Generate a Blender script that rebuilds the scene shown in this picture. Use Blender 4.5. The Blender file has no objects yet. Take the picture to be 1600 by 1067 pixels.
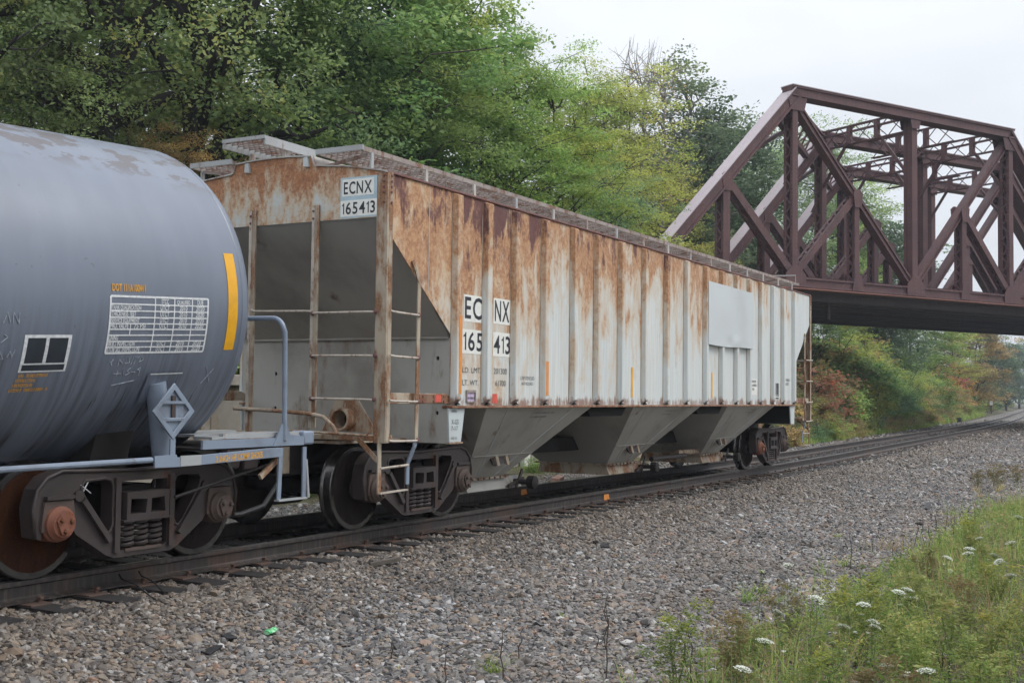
import bpy, bmesh, math, random
import numpy as np
from mathutils import Vector, Matrix
from mathutils.geometry import tessellate_polygon

# world: X along the track (away to the right), Y across it (positive = far side), Z up, Z = 0 at top of rail
SC = bpy.context.scene
COL = SC.collection
R = math.radians

# ------------------------------------------------------------------ camera
yaw, pitch, roll = R(60.879), R(2.581), R(0.673)
F = Vector((math.sin(yaw)*math.cos(pitch), math.cos(yaw)*math.cos(pitch), math.sin(pitch)))
RV = Vector((math.cos(yaw), -math.sin(yaw), 0)); UV = RV.cross(F)
rr = math.cos(roll)*RV + math.sin(roll)*UV; uu = -math.sin(roll)*RV + math.cos(roll)*UV
cam_d = bpy.data.cameras.new('camera'); cam = bpy.data.objects.new('camera', cam_d); COL.objects.link(cam)
CAM = Vector((-18.341, -8.6788, 1.4903))
cam.matrix_world = Matrix(((rr.x, uu.x, -F.x, CAM.x), (rr.y, uu.y, -F.y, CAM.y), (rr.z, uu.z, -F.z, CAM.z), (0, 0, 0, 1)))
cam_d.sensor_width = 36; cam_d.lens = 1862.34/1600*36; cam_d.clip_start = 0.1; cam_d.clip_end = 5000
SC.camera = cam

# ------------------------------------------------------------------ sky and sun (overcast)
wd = bpy.data.worlds.new('World'); SC.world = wd; wd.use_nodes = True
nt = wd.node_tree; nt.nodes.clear()
wo = nt.nodes.new('ShaderNodeOutputWorld'); bg = nt.nodes.new('ShaderNodeBackground')
sky = nt.nodes.new('ShaderNodeTexSky'); sky.sky_type = 'NISHITA'; sky.sun_disc = False
sky.sun_elevation = R(52); sky.sun_rotation = R(150); sky.dust_density = 4.0; sky.air_density = 1.2
tcw = nt.nodes.new('ShaderNodeTexCoord'); sep = nt.nodes.new('ShaderNodeSeparateXYZ')
nt.links.new(tcw.outputs['Generated'], sep.inputs[0])
cl = nt.nodes.new('ShaderNodeMath'); cl.operation = 'MAXIMUM'; cl.inputs[1].default_value = 0.0
nt.links.new(sep.outputs['Z'], cl.inputs[0])
grd = nt.nodes.new('ShaderNodeMath'); grd.operation = 'MULTIPLY_ADD'; grd.inputs[1].default_value = 1.25; grd.inputs[2].default_value = 1.0
nt.links.new(cl.outputs[0], grd.inputs[0])
wn = nt.nodes.new('ShaderNodeTexNoise'); wn.inputs['Scale'].default_value = 3.0; wn.inputs['Detail'].default_value = 4
mpw = nt.nodes.new('ShaderNodeMapping'); mpw.inputs['Scale'].default_value = (1, 1, 2.6)
nt.links.new(tcw.outputs['Generated'], mpw.inputs[0]); nt.links.new(mpw.outputs[0], wn.inputs['Vector'])
wr = nt.nodes.new('ShaderNodeMapRange'); wr.inputs[1].default_value = .3; wr.inputs[2].default_value = .7; wr.inputs[3].default_value = .88; wr.inputs[4].default_value = 1.08
nt.links.new(wn.outputs['Fac'], wr.inputs[0])
mul = nt.nodes.new('ShaderNodeMath'); mul.operation = 'MULTIPLY'
nt.links.new(grd.outputs[0], mul.inputs[0]); nt.links.new(wr.outputs[0], mul.inputs[1])
vm = nt.nodes.new('ShaderNodeVectorMath'); vm.operation = 'SCALE'; vm.inputs[0].default_value = (6.15, 6.4, 6.8)   # cloud deck
nt.links.new(mul.outputs[0], vm.inputs['Scale'])
mx = nt.nodes.new('ShaderNodeMix'); mx.data_type = 'RGBA'; mx.inputs[0].default_value = 0.93
nt.links.new(sky.outputs[0], mx.inputs['A']); nt.links.new(vm.outputs[0], mx.inputs['B'])
nt.links.new(mx.outputs['Result'], bg.inputs['Color']); bg.inputs['Strength'].default_value = 0.1
nt.links.new(bg.outputs[0], wo.inputs[0])

sl = bpy.data.lights.new('sun', 'SUN'); sl.energy = 1.5; sl.angle = R(28); sl.color = (1, .97, .93)
so = bpy.data.objects.new('sun', sl); COL.objects.link(so)
sdir = Vector((math.sin(R(150))*math.cos(R(52)), math.cos(R(150))*math.cos(R(52)), math.sin(R(52))))
so.rotation_euler = sdir.to_track_quat('Z', 'Y').to_euler(); so.location = (0, -20, 40)

SC.view_settings.view_transform = 'Standard'; SC.view_settings.look = 'None'
SC.view_settings.exposure = 0.32; SC.view_settings.gamma = 1.0; SC.view_settings.use_curve_mapping = False
SC.cycles.use_denoising = True; SC.cycles.use_adaptive_sampling = True; SC.cycles.adaptive_threshold = .03
SC.cycles.max_bounces = 4; SC.cycles.diffuse_bounces = 2; SC.cycles.glossy_bounces = 2
SC.cycles.transmission_bounces = 3; SC.cycles.volume_bounces = 0; SC.cycles.transparent_max_bounces = 8

# ------------------------------------------------------------------ mesh helpers
class MB:
    def __init__(s): s.v = []; s.f = []; s.t = None
    def add(s, vs, fs):
        o = len(s.v); s.v.extend([tuple(v) for v in vs]); s.f.extend([tuple(o+i for i in f) for f in fs]); return s
    def box(s, x0, x1, y0, y1, z0, z1):
        return s.add([(x, y, z) for x in (x0, x1) for y in (y0, y1) for z in (z0, z1)],
                     [(0, 1, 3, 2), (4, 6, 7, 5), (0, 4, 5, 1), (2, 3, 7, 6), (0, 2, 6, 4), (1, 5, 7, 3)])
    def obox(s, c, a, b, d):
        c, a, b, d = Vector(c), Vector(a), Vector(b), Vector(d)
        return s.add([c+i*a+j*b+k*d for i in (-1, 1) for j in (-1, 1) for k in (-1, 1)],
                     [(0, 1, 3, 2), (4, 6, 7, 5), (0, 4, 5, 1), (2, 3, 7, 6), (0, 2, 6, 4), (1, 5, 7, 3)])
    def beam(s, p0, p1, w, h, up=(0, 0, 1)):
        p0, p1 = Vector(p0), Vector(p1); d = p1-p0; L = d.length
        if L < 1e-6: return s
        d /= L; u = Vector(up); sd = d.cross(u)
        if sd.length < 1e-4: sd = d.cross(Vector((1, 0, 0)))
        sd.normalize(); u = sd.cross(d)
        return s.obox((p0+p1)/2, d*L/2, sd*w/2, u*h/2)
    def tube(s, pts, r, n=8, caps=True):
        pts = [Vector(p) for p in pts]; m = len(pts)
        rs = r if isinstance(r, (list, tuple)) else [r]*m
        o = len(s.v); ref = None
        for i, p in enumerate(pts):
            d = (pts[min(i+1, m-1)]-pts[max(i-1, 0)]).normalized()
            if ref is None:
                ref = Vector((0, 0, 1)) if abs(d.z) < .9 else Vector((1, 0, 0))
            a = d.cross(ref)
            if a.length < 1e-4: a = d.orthogonal()
            a.normalize(); b = a.cross(d).normalized(); ref = b
            for k in range(n):
                t = 2*math.pi*k/n
                s.v.append(tuple(p+(a*math.cos(t)+b*math.sin(t))*rs[i]))
        for i in range(m-1):
            for k in range(n):
                s.f.append((o+i*n+k, o+i*n+(k+1) % n, o+(i+1)*n+(k+1) % n, o+(i+1)*n+k))
        if caps:
            s.f.append(tuple(o+k for k in range(n))[::-1]); s.f.append(tuple(o+(m-1)*n+k for k in range(n)))
        return s
    def lathe(s, prof, n, fn, closed=False):
        """prof = [(radius, axial)], fn(cos*r, sin*r, axial) -> xyz"""
        o = len(s.v); m = len(prof)
        for r, a in prof:
            for k in range(n):
                t = 2*math.pi*k/n; s.v.append(tuple(fn(math.cos(t)*r, math.sin(t)*r, a)))
        for i in range(m if closed else m-1):
            j = (i+1) % m
            for k in range(n): s.f.append((o+i*n+k, o+i*n+(k+1) % n, o+j*n+(k+1) % n, o+j*n+k))
        if not closed:
            if prof[0][0] > 1e-4: s.f.append(tuple(o+k for k in range(n))[::-1])
            if prof[-1][0] > 1e-4: s.f.append(tuple(o+(m-1)*n+k for k in range(n)))
        return s
    def prism(s, outline, holes, fn, a, b):
        """2D outline with holes, extruded from w=a to w=b; fn(u, v, w) -> xyz"""
        loops = [outline]+list(holes)
        tri = tessellate_polygon([[Vector((u, v, 0)) for u, v in l] for l in loops])
        flat = [q for l in loops for q in l]; N = len(flat); o = len(s.v)
        for w in (a, b):
            for u, v in flat: s.v.append(tuple(fn(u, v, w)))
        for t in tri:
            s.f.append((o+t[0], o+t[1], o+t[2])); s.f.append((o+N+t[2], o+N+t[1], o+N+t[0]))
        k = 0
        for l in loops:
            L = len(l)
            for i in range(L):
                j = (i+1) % L; s.f.append((o+k+i, o+k+j, o+N+k+j, o+N+k+i))
            k += L
        return s
    def sweep(s, prof, stations, fn):
        """open profile [(u,v)] at each station; fn(u, v, st) -> xyz (closed loop profile)"""
        o = len(s.v); n = len(prof); m = len(stations)
        for st in stations:
            for u, v in prof: s.v.append(tuple(fn(u, v, st)))
        for i in range(m-1):
            for k in range(n): s.f.append((o+i*n+k, o+i*n+(k+1) % n, o+(i+1)*n+(k+1) % n, o+(i+1)*n+k))
        s.f.append(tuple(o+k for k in range(n))[::-1]); s.f.append(tuple(o+(m-1)*n+k for k in range(n)))
        return s
    def mesh(s, name, mat, off=(0, 0, 0), sharp=35):
        me = bpy.data.meshes.new(name)
        me.from_pydata([(v[0]-off[0], v[1]-off[1], v[2]-off[2]) for v in s.v], [], s.f)
        if mat: me.materials.append(mat)
        me.polygons.foreach_set('use_smooth', [True]*len(me.polygons)); me.set_sharp_from_angle(angle=R(sharp))
        return me
    def build(s, name, mat, parent=None, bevel=0, sharp=35, seg=1):
        off = base_of(parent)
        me = s.mesh(name, mat, off, sharp)
        if bevel:
            bm = bmesh.new(); bm.from_mesh(me); bmesh.ops.recalc_face_normals(bm, faces=bm.faces); bm.to_mesh(me); bm.free()
            me.polygons.foreach_set('use_smooth', [True]*len(me.polygons)); me.set_sharp_from_angle(angle=R(sharp))
        o = bpy.data.objects.new(name, me); COL.objects.link(o)
        if parent: o.parent = parent
        if bevel:
            b = o.modifiers.new('bevel', 'BEVEL'); b.width = bevel; b.segments = seg; b.limit_method = 'ANGLE'; b.angle_limit = R(40); b.harden_normals = False
        return o

def base_of(p):
    v = Vector((0, 0, 0))
    while p is not None: v += p.location; p = p.parent
    return v
def tag(o, label=None, cat=None, group=None, kind=None):
    if label: o['label'] = label
    if cat: o['category'] = cat
    if group: o['group'] = group
    if kind: o['kind'] = kind
    return o
def empty(name, loc, label, cat, group=None):
    o = bpy.data.objects.new(name, None); o.empty_display_size = .2; o.location = loc; COL.objects.link(o)
    return tag(o, label, cat, group)
def inst(name, me, parent, loc=(0, 0, 0), rot=None, scl=None):
    o = bpy.data.objects.new(name, me); COL.objects.link(o); o.location = loc
    if parent: o.parent = parent
    if rot: o.rotation_euler = rot
    if scl: o.scale = scl
    return o
def copy_tree(o, parent=None):
    c = o.copy(); COL.objects.link(c); c.parent = parent
    for ch in o.children: copy_tree(ch, c)
    return c
XZ = lambda y0: (lambda u, v, w: (u, w, v))            # outline in the X-Z plane, w = y
YZ = lambda u, v, w: (w, u, v)                           # outline in the Y-Z plane, w = x

_tc = {}
def text_geo(txt, align='LEFT', bold=0.0):
    k = (txt, align, bold)
    if k not in _tc:
        cu = bpy.data.curves.new('lettering_curve', 'FONT'); cu.body = txt; cu.size = 1; cu.align_x = align; cu.resolution_u = 3; cu.offset = bold
        ob = bpy.data.objects.new('lettering_curve', cu); COL.objects.link(ob)
        me = bpy.data.meshes.new_from_object(ob)
        _tc[k] = ([(v.co.x, v.co.y) for v in me.vertices], [tuple(p.vertices) for p in me.polygons])
        bpy.data.objects.remove(ob); bpy.data.meshes.remove(me); bpy.data.curves.remove(cu)
    return _tc[k]
def text(mb, txt, fn, h, width=None, align='LEFT', xs=.85, bold=.0):
    """cap height h; optional exact width; fn(u, v) -> xyz with u right, v up"""
    vs, fs = text_geo(txt, align, bold)
    if not vs: return mb
    xsv = [v[0] for v in vs]; ysv = [v[1] for v in vs]
    sy = h/max(.05, (max(ysv)-min(min(ysv), 0))) if True else h
    sx = sy*xs
    if width: sx = width/(max(xsv)-min(xsv))
    x0 = min(xsv) if align == 'LEFT' else 0
    return mb.add([fn((x-x0)*sx, y*sy) for x, y in vs], fs)

def glyphs(mb, txt, fn, h, width, bold=.016):
    """large block lettering laid out letter by letter (the figure 1 gets its flag)"""
    caph = max(y for x, y in text_geo('H')[0]); out = []; x = 0
    for ch in txt:
        if ch == '1':
            vs, fs = [(.13, 0), (.24, 0), (.24, 1), (.16, 1), (.13, .90), (0, .82), (0, .72), (.13, .77)], [(0, 1, 2, 7), (7, 2, 3, 4), (7, 4, 5, 6)]
        else:
            a, fs = text_geo(ch, 'LEFT', bold); mx_ = min(p for p, q in a); vs = [((p-mx_)/caph*.86, q/caph) for p, q in a]
        out.append(([(x+p, q) for p, q in vs], fs)); x += max(p for p, q in vs)+.16
    k = width/(x-.16)
    for vs, fs in out: mb.add([fn(p*k, q*h) for p, q in vs], fs)
    return mb
def scrawl(mb, fn, w, h, seed=1):
    """a line of lettering too worn to read"""
    r = random.Random(seed); u = 0
    while u < w:
        a = h*r.uniform(.35, .6)
        if r.random() < .86:
            k = r.choice((0, 1, 2)); t = h*.16
            for (x0, y0, x1, y1) in (((0, 0, t, h), (0, h-t, a, h), (a-t, 0, a, h)), ((0, 0, t, h), (0, 0, a, t), (0, h/2, a, h/2+t)), ((0, 0, a, t), (0, h-t, a, h), (a-t, 0, a, h), (0, h*.45, t, h)))[k]:
                mb.add([fn(u+x0, y0), fn(u+x1, y0), fn(u+x1, y1), fn(u+x0, y1)], [(0, 1, 2, 3)])
        u += a+h*.2
    return mb

# ------------------------------------------------------------------ material helpers
class G:
    def __init__(s, name, rough=.6):
        s.m = bpy.data.materials.new(name); s.m.use_nodes = True; s.nt = s.m.node_tree
        s.b = s.nt.nodes['Principled BSDF']; s.out = s.nt.nodes['Material Output']; s.b.inputs['Roughness'].default_value = rough
        s._tc = None
    def n(s, t, **k):
        x = s.nt.nodes.new(t)
        for a, v in k.items(): setattr(x, a, v)
        return x
    def l(s, a, b): s.nt.links.new(a, b); return b
    def val(s, inp, v):
        if hasattr(v, 'is_output') or isinstance(v, bpy.types.NodeSocket): s.nt.links.new(v, inp)
        else: inp.default_value = v
    @property
    def obj(s):
        if not s._tc: s._tc = s.n('ShaderNodeTexCoord')
        return s._tc.outputs['Object']
    @property
    def rand(s): return s.n('ShaderNodeObjectInfo').outputs['Random']
    def map(s, scale=(1, 1, 1), loc=(0, 0, 0), src=None):
        m = s.n('ShaderNodeMapping'); m.inputs['Scale'].default_value = scale
        s.val(m.inputs['Location'], loc); s.l(src or s.obj, m.inputs['Vector']); return m.outputs[0]
    def noise(s, vec=None, scale=5, detail=4, rough=.55, w=None, dist=0):
        x = s.n('ShaderNodeTexNoise'); x.inputs['Scale'].default_value = scale; x.inputs['Detail'].default_value = detail
        x.inputs['Roughness'].default_value = rough; x.inputs['Distortion'].default_value = dist
        if w is not None: x.noise_dimensions = '4D'; s.val(x.inputs['W'], w)
        s.l(vec or s.obj, x.inputs['Vector']); return x.outputs['Fac']
    def math(s, op, a, b=0., c=None):
        x = s.n('ShaderNodeMath', operation=op); s.val(x.inputs[0], a); s.val(x.inputs[1], b)
        if c is not None: s.val(x.inputs[2], c)
        return x.outputs[0]
    def rng(s, v, a, b, c=0., d=1.):
        x = s.n('ShaderNodeMapRange'); x.interpolation_type = 'SMOOTHSTEP'; s.val(x.inputs[0], v)
        for i, q in enumerate((a, b, c, d)): s.val(x.inputs[i+1], q)
        return x.outputs[0]
    def mix(s, f, a, b):
        x = s.n('ShaderNodeMix', data_type='RGBA'); s.val(x.inputs[0], f)
        for i, q in (('A', a), ('B', b)):
            if isinstance(q, tuple): x.inputs[i].default_value = (*q, 1) if len(q) == 3 else q
            else: s.l(q, x.inputs[i])
        return x.outputs['Result']
    def ramp(s, v, stops, interp='LINEAR'):
        x = s.n('ShaderNodeValToRGB'); x.color_ramp.interpolation = interp; e = x.color_ramp.elements
        while len(e) < len(stops): e.new(.5)
        for q, (p, c) in zip(e, stops): q.position = p; q.color = (*c, 1)
        s.l(v, x.inputs[0]); return x.outputs[0]
    def xyz(s, src=None):
        x = s.n('ShaderNodeSeparateXYZ'); s.l(src or s.obj, x.inputs[0]); return x.outputs
    def col(s, c):
        if isinstance(c, tuple): s.b.inputs['Base Color'].default_value = (*c, 1)
        else: s.l(c, s.b.inputs['Base Color'])
        return s
    def rough(s, v): s.val(s.b.inputs['Roughness'], v); return s
    def metal(s, v): s.val(s.b.inputs['Metallic'], v); return s
    def bump(s, h, strength=.3, dist=.01):
        x = s.n('ShaderNodeBump'); x.inputs['Strength'].default_value = strength; x.inputs['Distance'].default_value = dist
        s.l(h, x.inputs['Height']); s.l(x.outputs[0], s.b.inputs['Normal']); return s

RUST_O = (.36, .155, .062); RUST_D = (.105, .042, .040); RUST_T = (.43, .27, .14)
def painted(name, base, wear=.5, rust=RUST_O, dirt=(.06, .045, .035), rough=.6, scale=6, metal=0, streak=1.0):
    """paint over steel with patches of rust and dirt of their own shape"""
    g = G(name, rough)
    n1 = g.noise(g.map((1, 1, .45)), scale, 6, .65); n2 = g.noise(g.map((3*streak, 3*streak, .4)), scale*.9, 4, .6)
    m = g.rng(g.math('ADD', g.math('MULTIPLY', n1, .7), g.math('MULTIPLY', n2, .3)), .62-.2*wear, .74-.2*wear)
    d = g.rng(g.noise(None, scale*.35, 5, .6), .45, .75)
    c = g.mix(g.math('MULTIPLY', d, .55), base, dirt)
    fine = g.noise(None, 60, 3)
    rc = g.mix(g.rng(fine, .35, .65), rust, tuple(.45*q for q in rust))
    g.col(g.mix(g.math('MULTIPLY', m, .9), c, rc)); g.rough(g.rng(m, 0, 1, rough, .85)); g.metal(metal)
    g.bump(fine, .15, .004)
    return g.m

def m_plain(name, c, rough=.6, metal=0, var=.25, scale=20, bump=0.):
    g = G(name, rough)
    n = g.rng(g.noise(None, scale, 5), .3, .7, 1-var, 1+var)
    v = g.n('ShaderNodeVectorMath', operation='SCALE'); v.inputs[0].default_value = c; g.l(n, v.inputs['Scale'])
    g.col(v.outputs[0]); g.metal(metal)
    if bump: g.bump(g.noise(None, scale*3, 4), bump, .01)
    return g.m

M = {}
def hopper_side():
    g = G('hopper_side_steel', .55)
    X, Y, Z = g.xyz()[:3]
    rnd = g.math('MULTIPLY', g.rand, 40)
    h = g.rng(Z, 1.37, 3.80); h.node.interpolation_type = 'LINEAR'
    n1 = g.noise(g.map((1.9, 1.9, .85)), 1.5, 5, .62, rnd, .6)
    n2 = g.noise(g.map((5.0, 5.0, .85)), 1.3, 6, .68, rnd, .6)
    n3 = g.noise(g.map((1, 1, .8)), 27, 5, .75)
    d = g.math('ADD', g.math('MULTIPLY', n1, 1.05), g.math('ADD', g.math('MULTIPLY', n2, .48), g.math('MULTIPLY', n3, .14)))
    d = g.math('ADD', d, g.math('MULTIPLY', g.math('SUBTRACT', h, .82), .50))
    d = g.math('ADD', d, g.math('MULTIPLY', X, -.017)); d = g.math('ADD', d, g.rng(X, .5, 6.0, 0., -.11))
    d = g.math('ADD', d, g.math('MULTIPLY', g.math('SUBTRACT', g.rand, .9), .14))
    d0 = d; d = g.math('ADD', d, g.rng(X, -6.75, -7.6, .02, .07))
    lo = g.rng(Z, 1.40, 1.56, .17, 0.)
    dl = g.math('ADD', g.math('ADD', g.math('MULTIPLY', n2, .7), g.math('MULTIPLY', n3, .2)), lo)
    m = g.rng(d, .695, .86); m2 = g.rng(d, .53, .76); mk = g.rng(g.math('ADD', d0, g.rng(X, -6.6, -7.0, 0., -.06)), .89, 1.01)
    mb = g.rng(dl, .55, .66)
    n4 = g.rng(g.noise(g.map((30, 30, .8)), 1, 3, .5), .3, .7, .90, 1.06)
    base = g.n('ShaderNodeVectorMath', operation='SCALE'); g.l(n4, base.inputs['Scale'])
    g.l(g.mix(g.noise(g.map((.7, .7, .3)), 1.5, 3), (.54, .585, .59), (.64, .655, .63)), base.inputs[0])
    c = g.mix(g.math('MULTIPLY', m2, .68), base.outputs[0], (.54, .40, .26))
    nv = g.noise(g.map((2.2, 2.2, 1.1)), 2.4, 6, .7, rnd, .5)
    ro = g.mix(g.rng(n3, .36, .60), (.52, .305, .165), (.36, .18, .095)); ro = g.mix(g.rng(nv, .50, .66), ro, g.mix(n3, (.62, .50, .37), (.48, .33, .20))); ro = g.mix(g.math('MULTIPLY', g.rng(nv, .45, .33), .7), ro, (.21, .092, .058))
    c = g.mix(m, c, ro); c = g.mix(g.math('MULTIPLY', mk, .92), c, g.mix(n3, (.13, .052, .058), (.085, .034, .036)))
    c = g.mix(g.math('MULTIPLY', mb, .85), c, (.22, .10, .06))
    g.col(c); g.rough(g.rng(m, 0, 1, .42, .8)); g.bump(n3, .12, .004)
    return g.m
def hopper_end():
    g = G('hopper_end_steel', .6)
    X, Y, Z = g.xyz()[:3]
    n1 = g.noise(g.map((1, 1.3, .75)), 2.6, 7, .7, 3.3, .4); n2 = g.noise(g.map((1, 9, 2.2)), 1.6, 5, .65); n3 = g.noise(None, 34, 5, .75)
    d = g.math('ADD', g.math('MULTIPLY', n1, .8), g.math('ADD', g.math('MULTIPLY', n2, .3), g.math('MULTIPLY', n3, .22)))
    d = g.math('ADD', d, g.rng(Z, 3.34, 3.85, -.06, .05))
    c = g.mix(g.noise(None, 3, 3), (.44, .49, .50), (.54, .55, .52))
    c = g.mix(g.math('MULTIPLY', g.rng(d, .50, .66), .8), c, (.48, .33, .185))
    c = g.mix(g.rng(d, .60, .74), c, g.mix(g.rng(n3, .35, .65), (.42, .19, .08), (.24, .10, .05)))
    c = g.mix(g.math('MULTIPLY', g.rng(d, .76, .9), .8), c, (.15, .07, .06))
    g.col(c); g.bump(n3, .15, .004); return g.m
M['side'] = hopper_side(); M['end'] = hopper_end()
M['rib'] = painted('hopper_rib_steel', (.50, .55, .56), .35, RUST_O, (.20, .13, .09), .5, 2.2)
M['grey'] = painted('hopper_grey_steel', (.385, .375, .345), .22, (.22, .15, .10), (.13, .105, .08), .6, 2.4)
M['bulk'] = painted('bulkhead_steel', (.43, .43, .40), .42, (.25, .17, .11), (.12, .085, .06), .6, 2.2)
M['slope'] = painted('slope_sheet_steel', (.35, .345, .325), .08, (.13, .085, .06), (.11, .10, .09), .6, 2)
M['post'] = painted('rusty_post_steel', (.40, .34, .26), .85, (.30, .135, .06), (.11, .055, .055), .7, 5)
M['rung'] = painted('worn_rung_steel', (.47, .42, .36), .5, (.26, .13, .07), (.12, .08, .06), .45, 18)
M['sill'] = painted('sill_steel', (.30, .19, .12), .9, (.27, .11, .06), (.10, .045, .04), .75, 5)
M['lip'] = painted('eave_lip_steel', (.16, .075, .07), .6, (.25, .10, .06), (.07, .03, .035), .7, 6)
M['roof'] = painted('roof_steel', (.44, .43, .41), .6, (.30, .15, .09), (.15, .10, .08), .6, 3)
M['grating'] = painted('grating_steel', (.30, .26, .24), .7, (.24, .12, .08), (.10, .07, .06), .7, 5)
M['galv'] = painted('galvanized_steel', (.37, .385, .395), .3, (.33, .20, .13), (.25, .23, .22), .45, 7, .2)
M['patch'] = painted('patch_plate_steel', (.53, .565, .575), -.02, (.38, .28, .2), (.40, .42, .42), .42, 1.6)
M['blue'] = painted('blue_grey_paint', (.20, .245, .315), .12, (.14, .11, .10), (.10, .11, .13), .45, 8)
M['iron'] = painted('truck_iron', (.044, .033, .032), .38, (.088, .044, .030), (.008, .007, .008), .6, 5)
M['iron_dark'] = painted('grimy_shaded_iron', (.019, .016, .016), .15, (.040, .026, .020), (.008, .008, .008), .85, 6)  # grimy iron, darkened to paint in the shadow under the cars
M['cap'] = painted('rusty_cap_iron', (.20, .075, .045), .6, (.30, .10, .045), (.07, .035, .03), .75, 14)
M['cap_dull'] = painted('dull_cap_iron', (.085, .060, .050), .4, (.20, .09, .05), (.05, .04, .035), .75, 14)
M['tread'] = m_plain('worn_tread_steel', (.10, .095, .095), .25, .8, .35, 12)
M['wheel'] = painted('wheel_plate_iron', (.070, .053, .050), .35, (.11, .058, .042), (.028, .023, .022), .7, 4)
M['wheel_rust'] = painted('rusty_wheel_iron', (.16, .058, .026), .55, (.34, .115, .030), (.030, .016, .013), .7, 3.6)
M['white'] = m_plain('white_decal', (.74, .74, .70), .5, 0, .05)
M['black'] = m_plain('black_lettering', (.018, .02, .028), .5, 0, .1)
M['stencil'] = m_plain('faded_stencil', (.11, .12, .13), .6, 0, .4, 40)
M['orange'] = m_plain('orange_reflector_tape', (.68, .25, .045), .4, 0, .12, 8)
M['yellow'] = m_plain('yellow_reflector_tape', (.72, .36, .012), .4, 0, .08, 8)
M['amber'] = m_plain('amber_stencil', (.60, .30, .03), .5, 0, .2, 50)
M['chalk'] = m_plain('chalk_marks', (.34, .37, .42), .8, 0, .4, 60)
M['tabwhite'] = m_plain('table_white_paint', (.62, .64, .66), .5, 0, .15, 40)
M['panelblack'] = m_plain('panel_black_paint', (.022, .03, .042), .45, 0, .15, 10)
M['red'] = m_plain('red_tag_paint', (.62, .09, .06), .5, 0, .15)
M['lilac'] = m_plain('lilac_tag_paint', (.58, .47, .66), .5, 0, .1)
M['decalblue'] = m_plain('pale_blue_paint', (.40, .52, .58), .5, 0, .1, 8)
M['hole'] = m_plain('recess_shadow_black', (.012, .012, .012), .9, 0, .1)

def tank_paint():
    g = G('tank_paint', .38)
    X, Y, Z = g.xyz()[:3]
    n = g.noise(g.map((3, .6, .45)), 1.4, 6, .6); big = g.noise(None, .9, 4)
    c = g.mix(g.rng(n, .3, .72), (.135, .160, .212), (.153, .179, .232))
    c = g.mix(g.math('MULTIPLY', g.rng(big, .4, .7), .30), c, (.098, .112, .145))
    # dark drips that ran down the belly
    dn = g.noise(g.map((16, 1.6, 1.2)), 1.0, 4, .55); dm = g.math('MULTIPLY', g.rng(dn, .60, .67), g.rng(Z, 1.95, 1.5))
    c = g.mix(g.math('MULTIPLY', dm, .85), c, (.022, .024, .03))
    # rain streaks and grime, strengthened downward to paint in the belly's shade
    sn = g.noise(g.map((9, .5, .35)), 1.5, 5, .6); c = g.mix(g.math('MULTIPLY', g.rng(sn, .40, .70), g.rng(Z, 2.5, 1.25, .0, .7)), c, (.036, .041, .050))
    # worn brown patches along the crown
    pn = g.noise(g.map((1.6, 3.2, 1)), 2.1, 6, .62); pm = g.math('MULTIPLY', g.rng(pn, .50, .55), g.rng(Z, 3.20, 3.42))
    c = g.mix(g.math('MULTIPLY', pm, .85), c, (.072, .058, .060))
    sp = g.rng(g.noise(None, 19, 2, .5), .735, .76); c = g.mix(g.math('MULTIPLY', sp, .7), c, (.09, .09, .11))
    g.b.inputs['Specular IOR Level'].default_value = .65; g.b.inputs['Coat Weight'].default_value = .12; g.b.inputs['Coat Roughness'].default_value = .22
    g.col(c); g.rough(g.rng(big, .3, .7, .36, .48)); g.bump(g.noise(None, 1.6, 3), .12, .012); return g.m
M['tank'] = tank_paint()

def bridge_mat(name, a, b, c2):
    g = G(name, .62)
    rv = g.n('ShaderNodeTexVoronoi'); rv.inputs['Scale'].default_value = 5.2; rv.inputs['Randomness'].default_value = .12; g.l(g.obj, rv.inputs['Vector']); rd = g.rng(rv.outputs['Distance'], .26, .18)
    n = g.noise(None, .9, 6, .65); f = g.noise(None, 14, 4, .7); st = g.noise(g.map((3, 3, .25)), 2, 4)
    c = g.mix(g.rng(n, .35, .65), a, b); c = g.mix(g.math('MULTIPLY', g.rng(st, .5, .75), .6), c, c2)
    c = g.mix(g.math('MULTIPLY', g.rng(f, .5, .7), .35), c, (.10, .045, .035))
    c = g.mix(g.math('MULTIPLY', rd, .30), c, tuple(2.0*q for q in b))
    g.col(c); g.bump(rd, .6, .02); return g.m
M['bridge'] = bridge_mat('bridge_iron', (.080, .037, .041), (.112, .050, .050), (.050, .026, .032))
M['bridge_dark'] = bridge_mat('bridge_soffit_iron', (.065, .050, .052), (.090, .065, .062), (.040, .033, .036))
M['bridge_lip'] = bridge_mat('bridge_flange_iron', (.20, .085, .065), (.26, .11, .085), (.13, .06, .05))
g = G('bridge_cover_skylit', .45)
n = g.noise(None, 3, 5); v = g.n('ShaderNodeTexVoronoi'); v.inputs['Scale'].default_value = 5.5; g.l(g.obj, v.inputs['Vector'])
g.col(g.mix(g.rng(v.outputs['Distance'], .10, .16), (.20, .14, .15), g.mix(n, (.50, .43, .46), (.40, .33, .35)))); M['cover'] = g.m  # pale lavender sky light painted into the upper cover plates
M['bridge_tie'] = m_plain('bridge_tie_wood', (.035, .032, .034), .85, 0, .4, 6)

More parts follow.
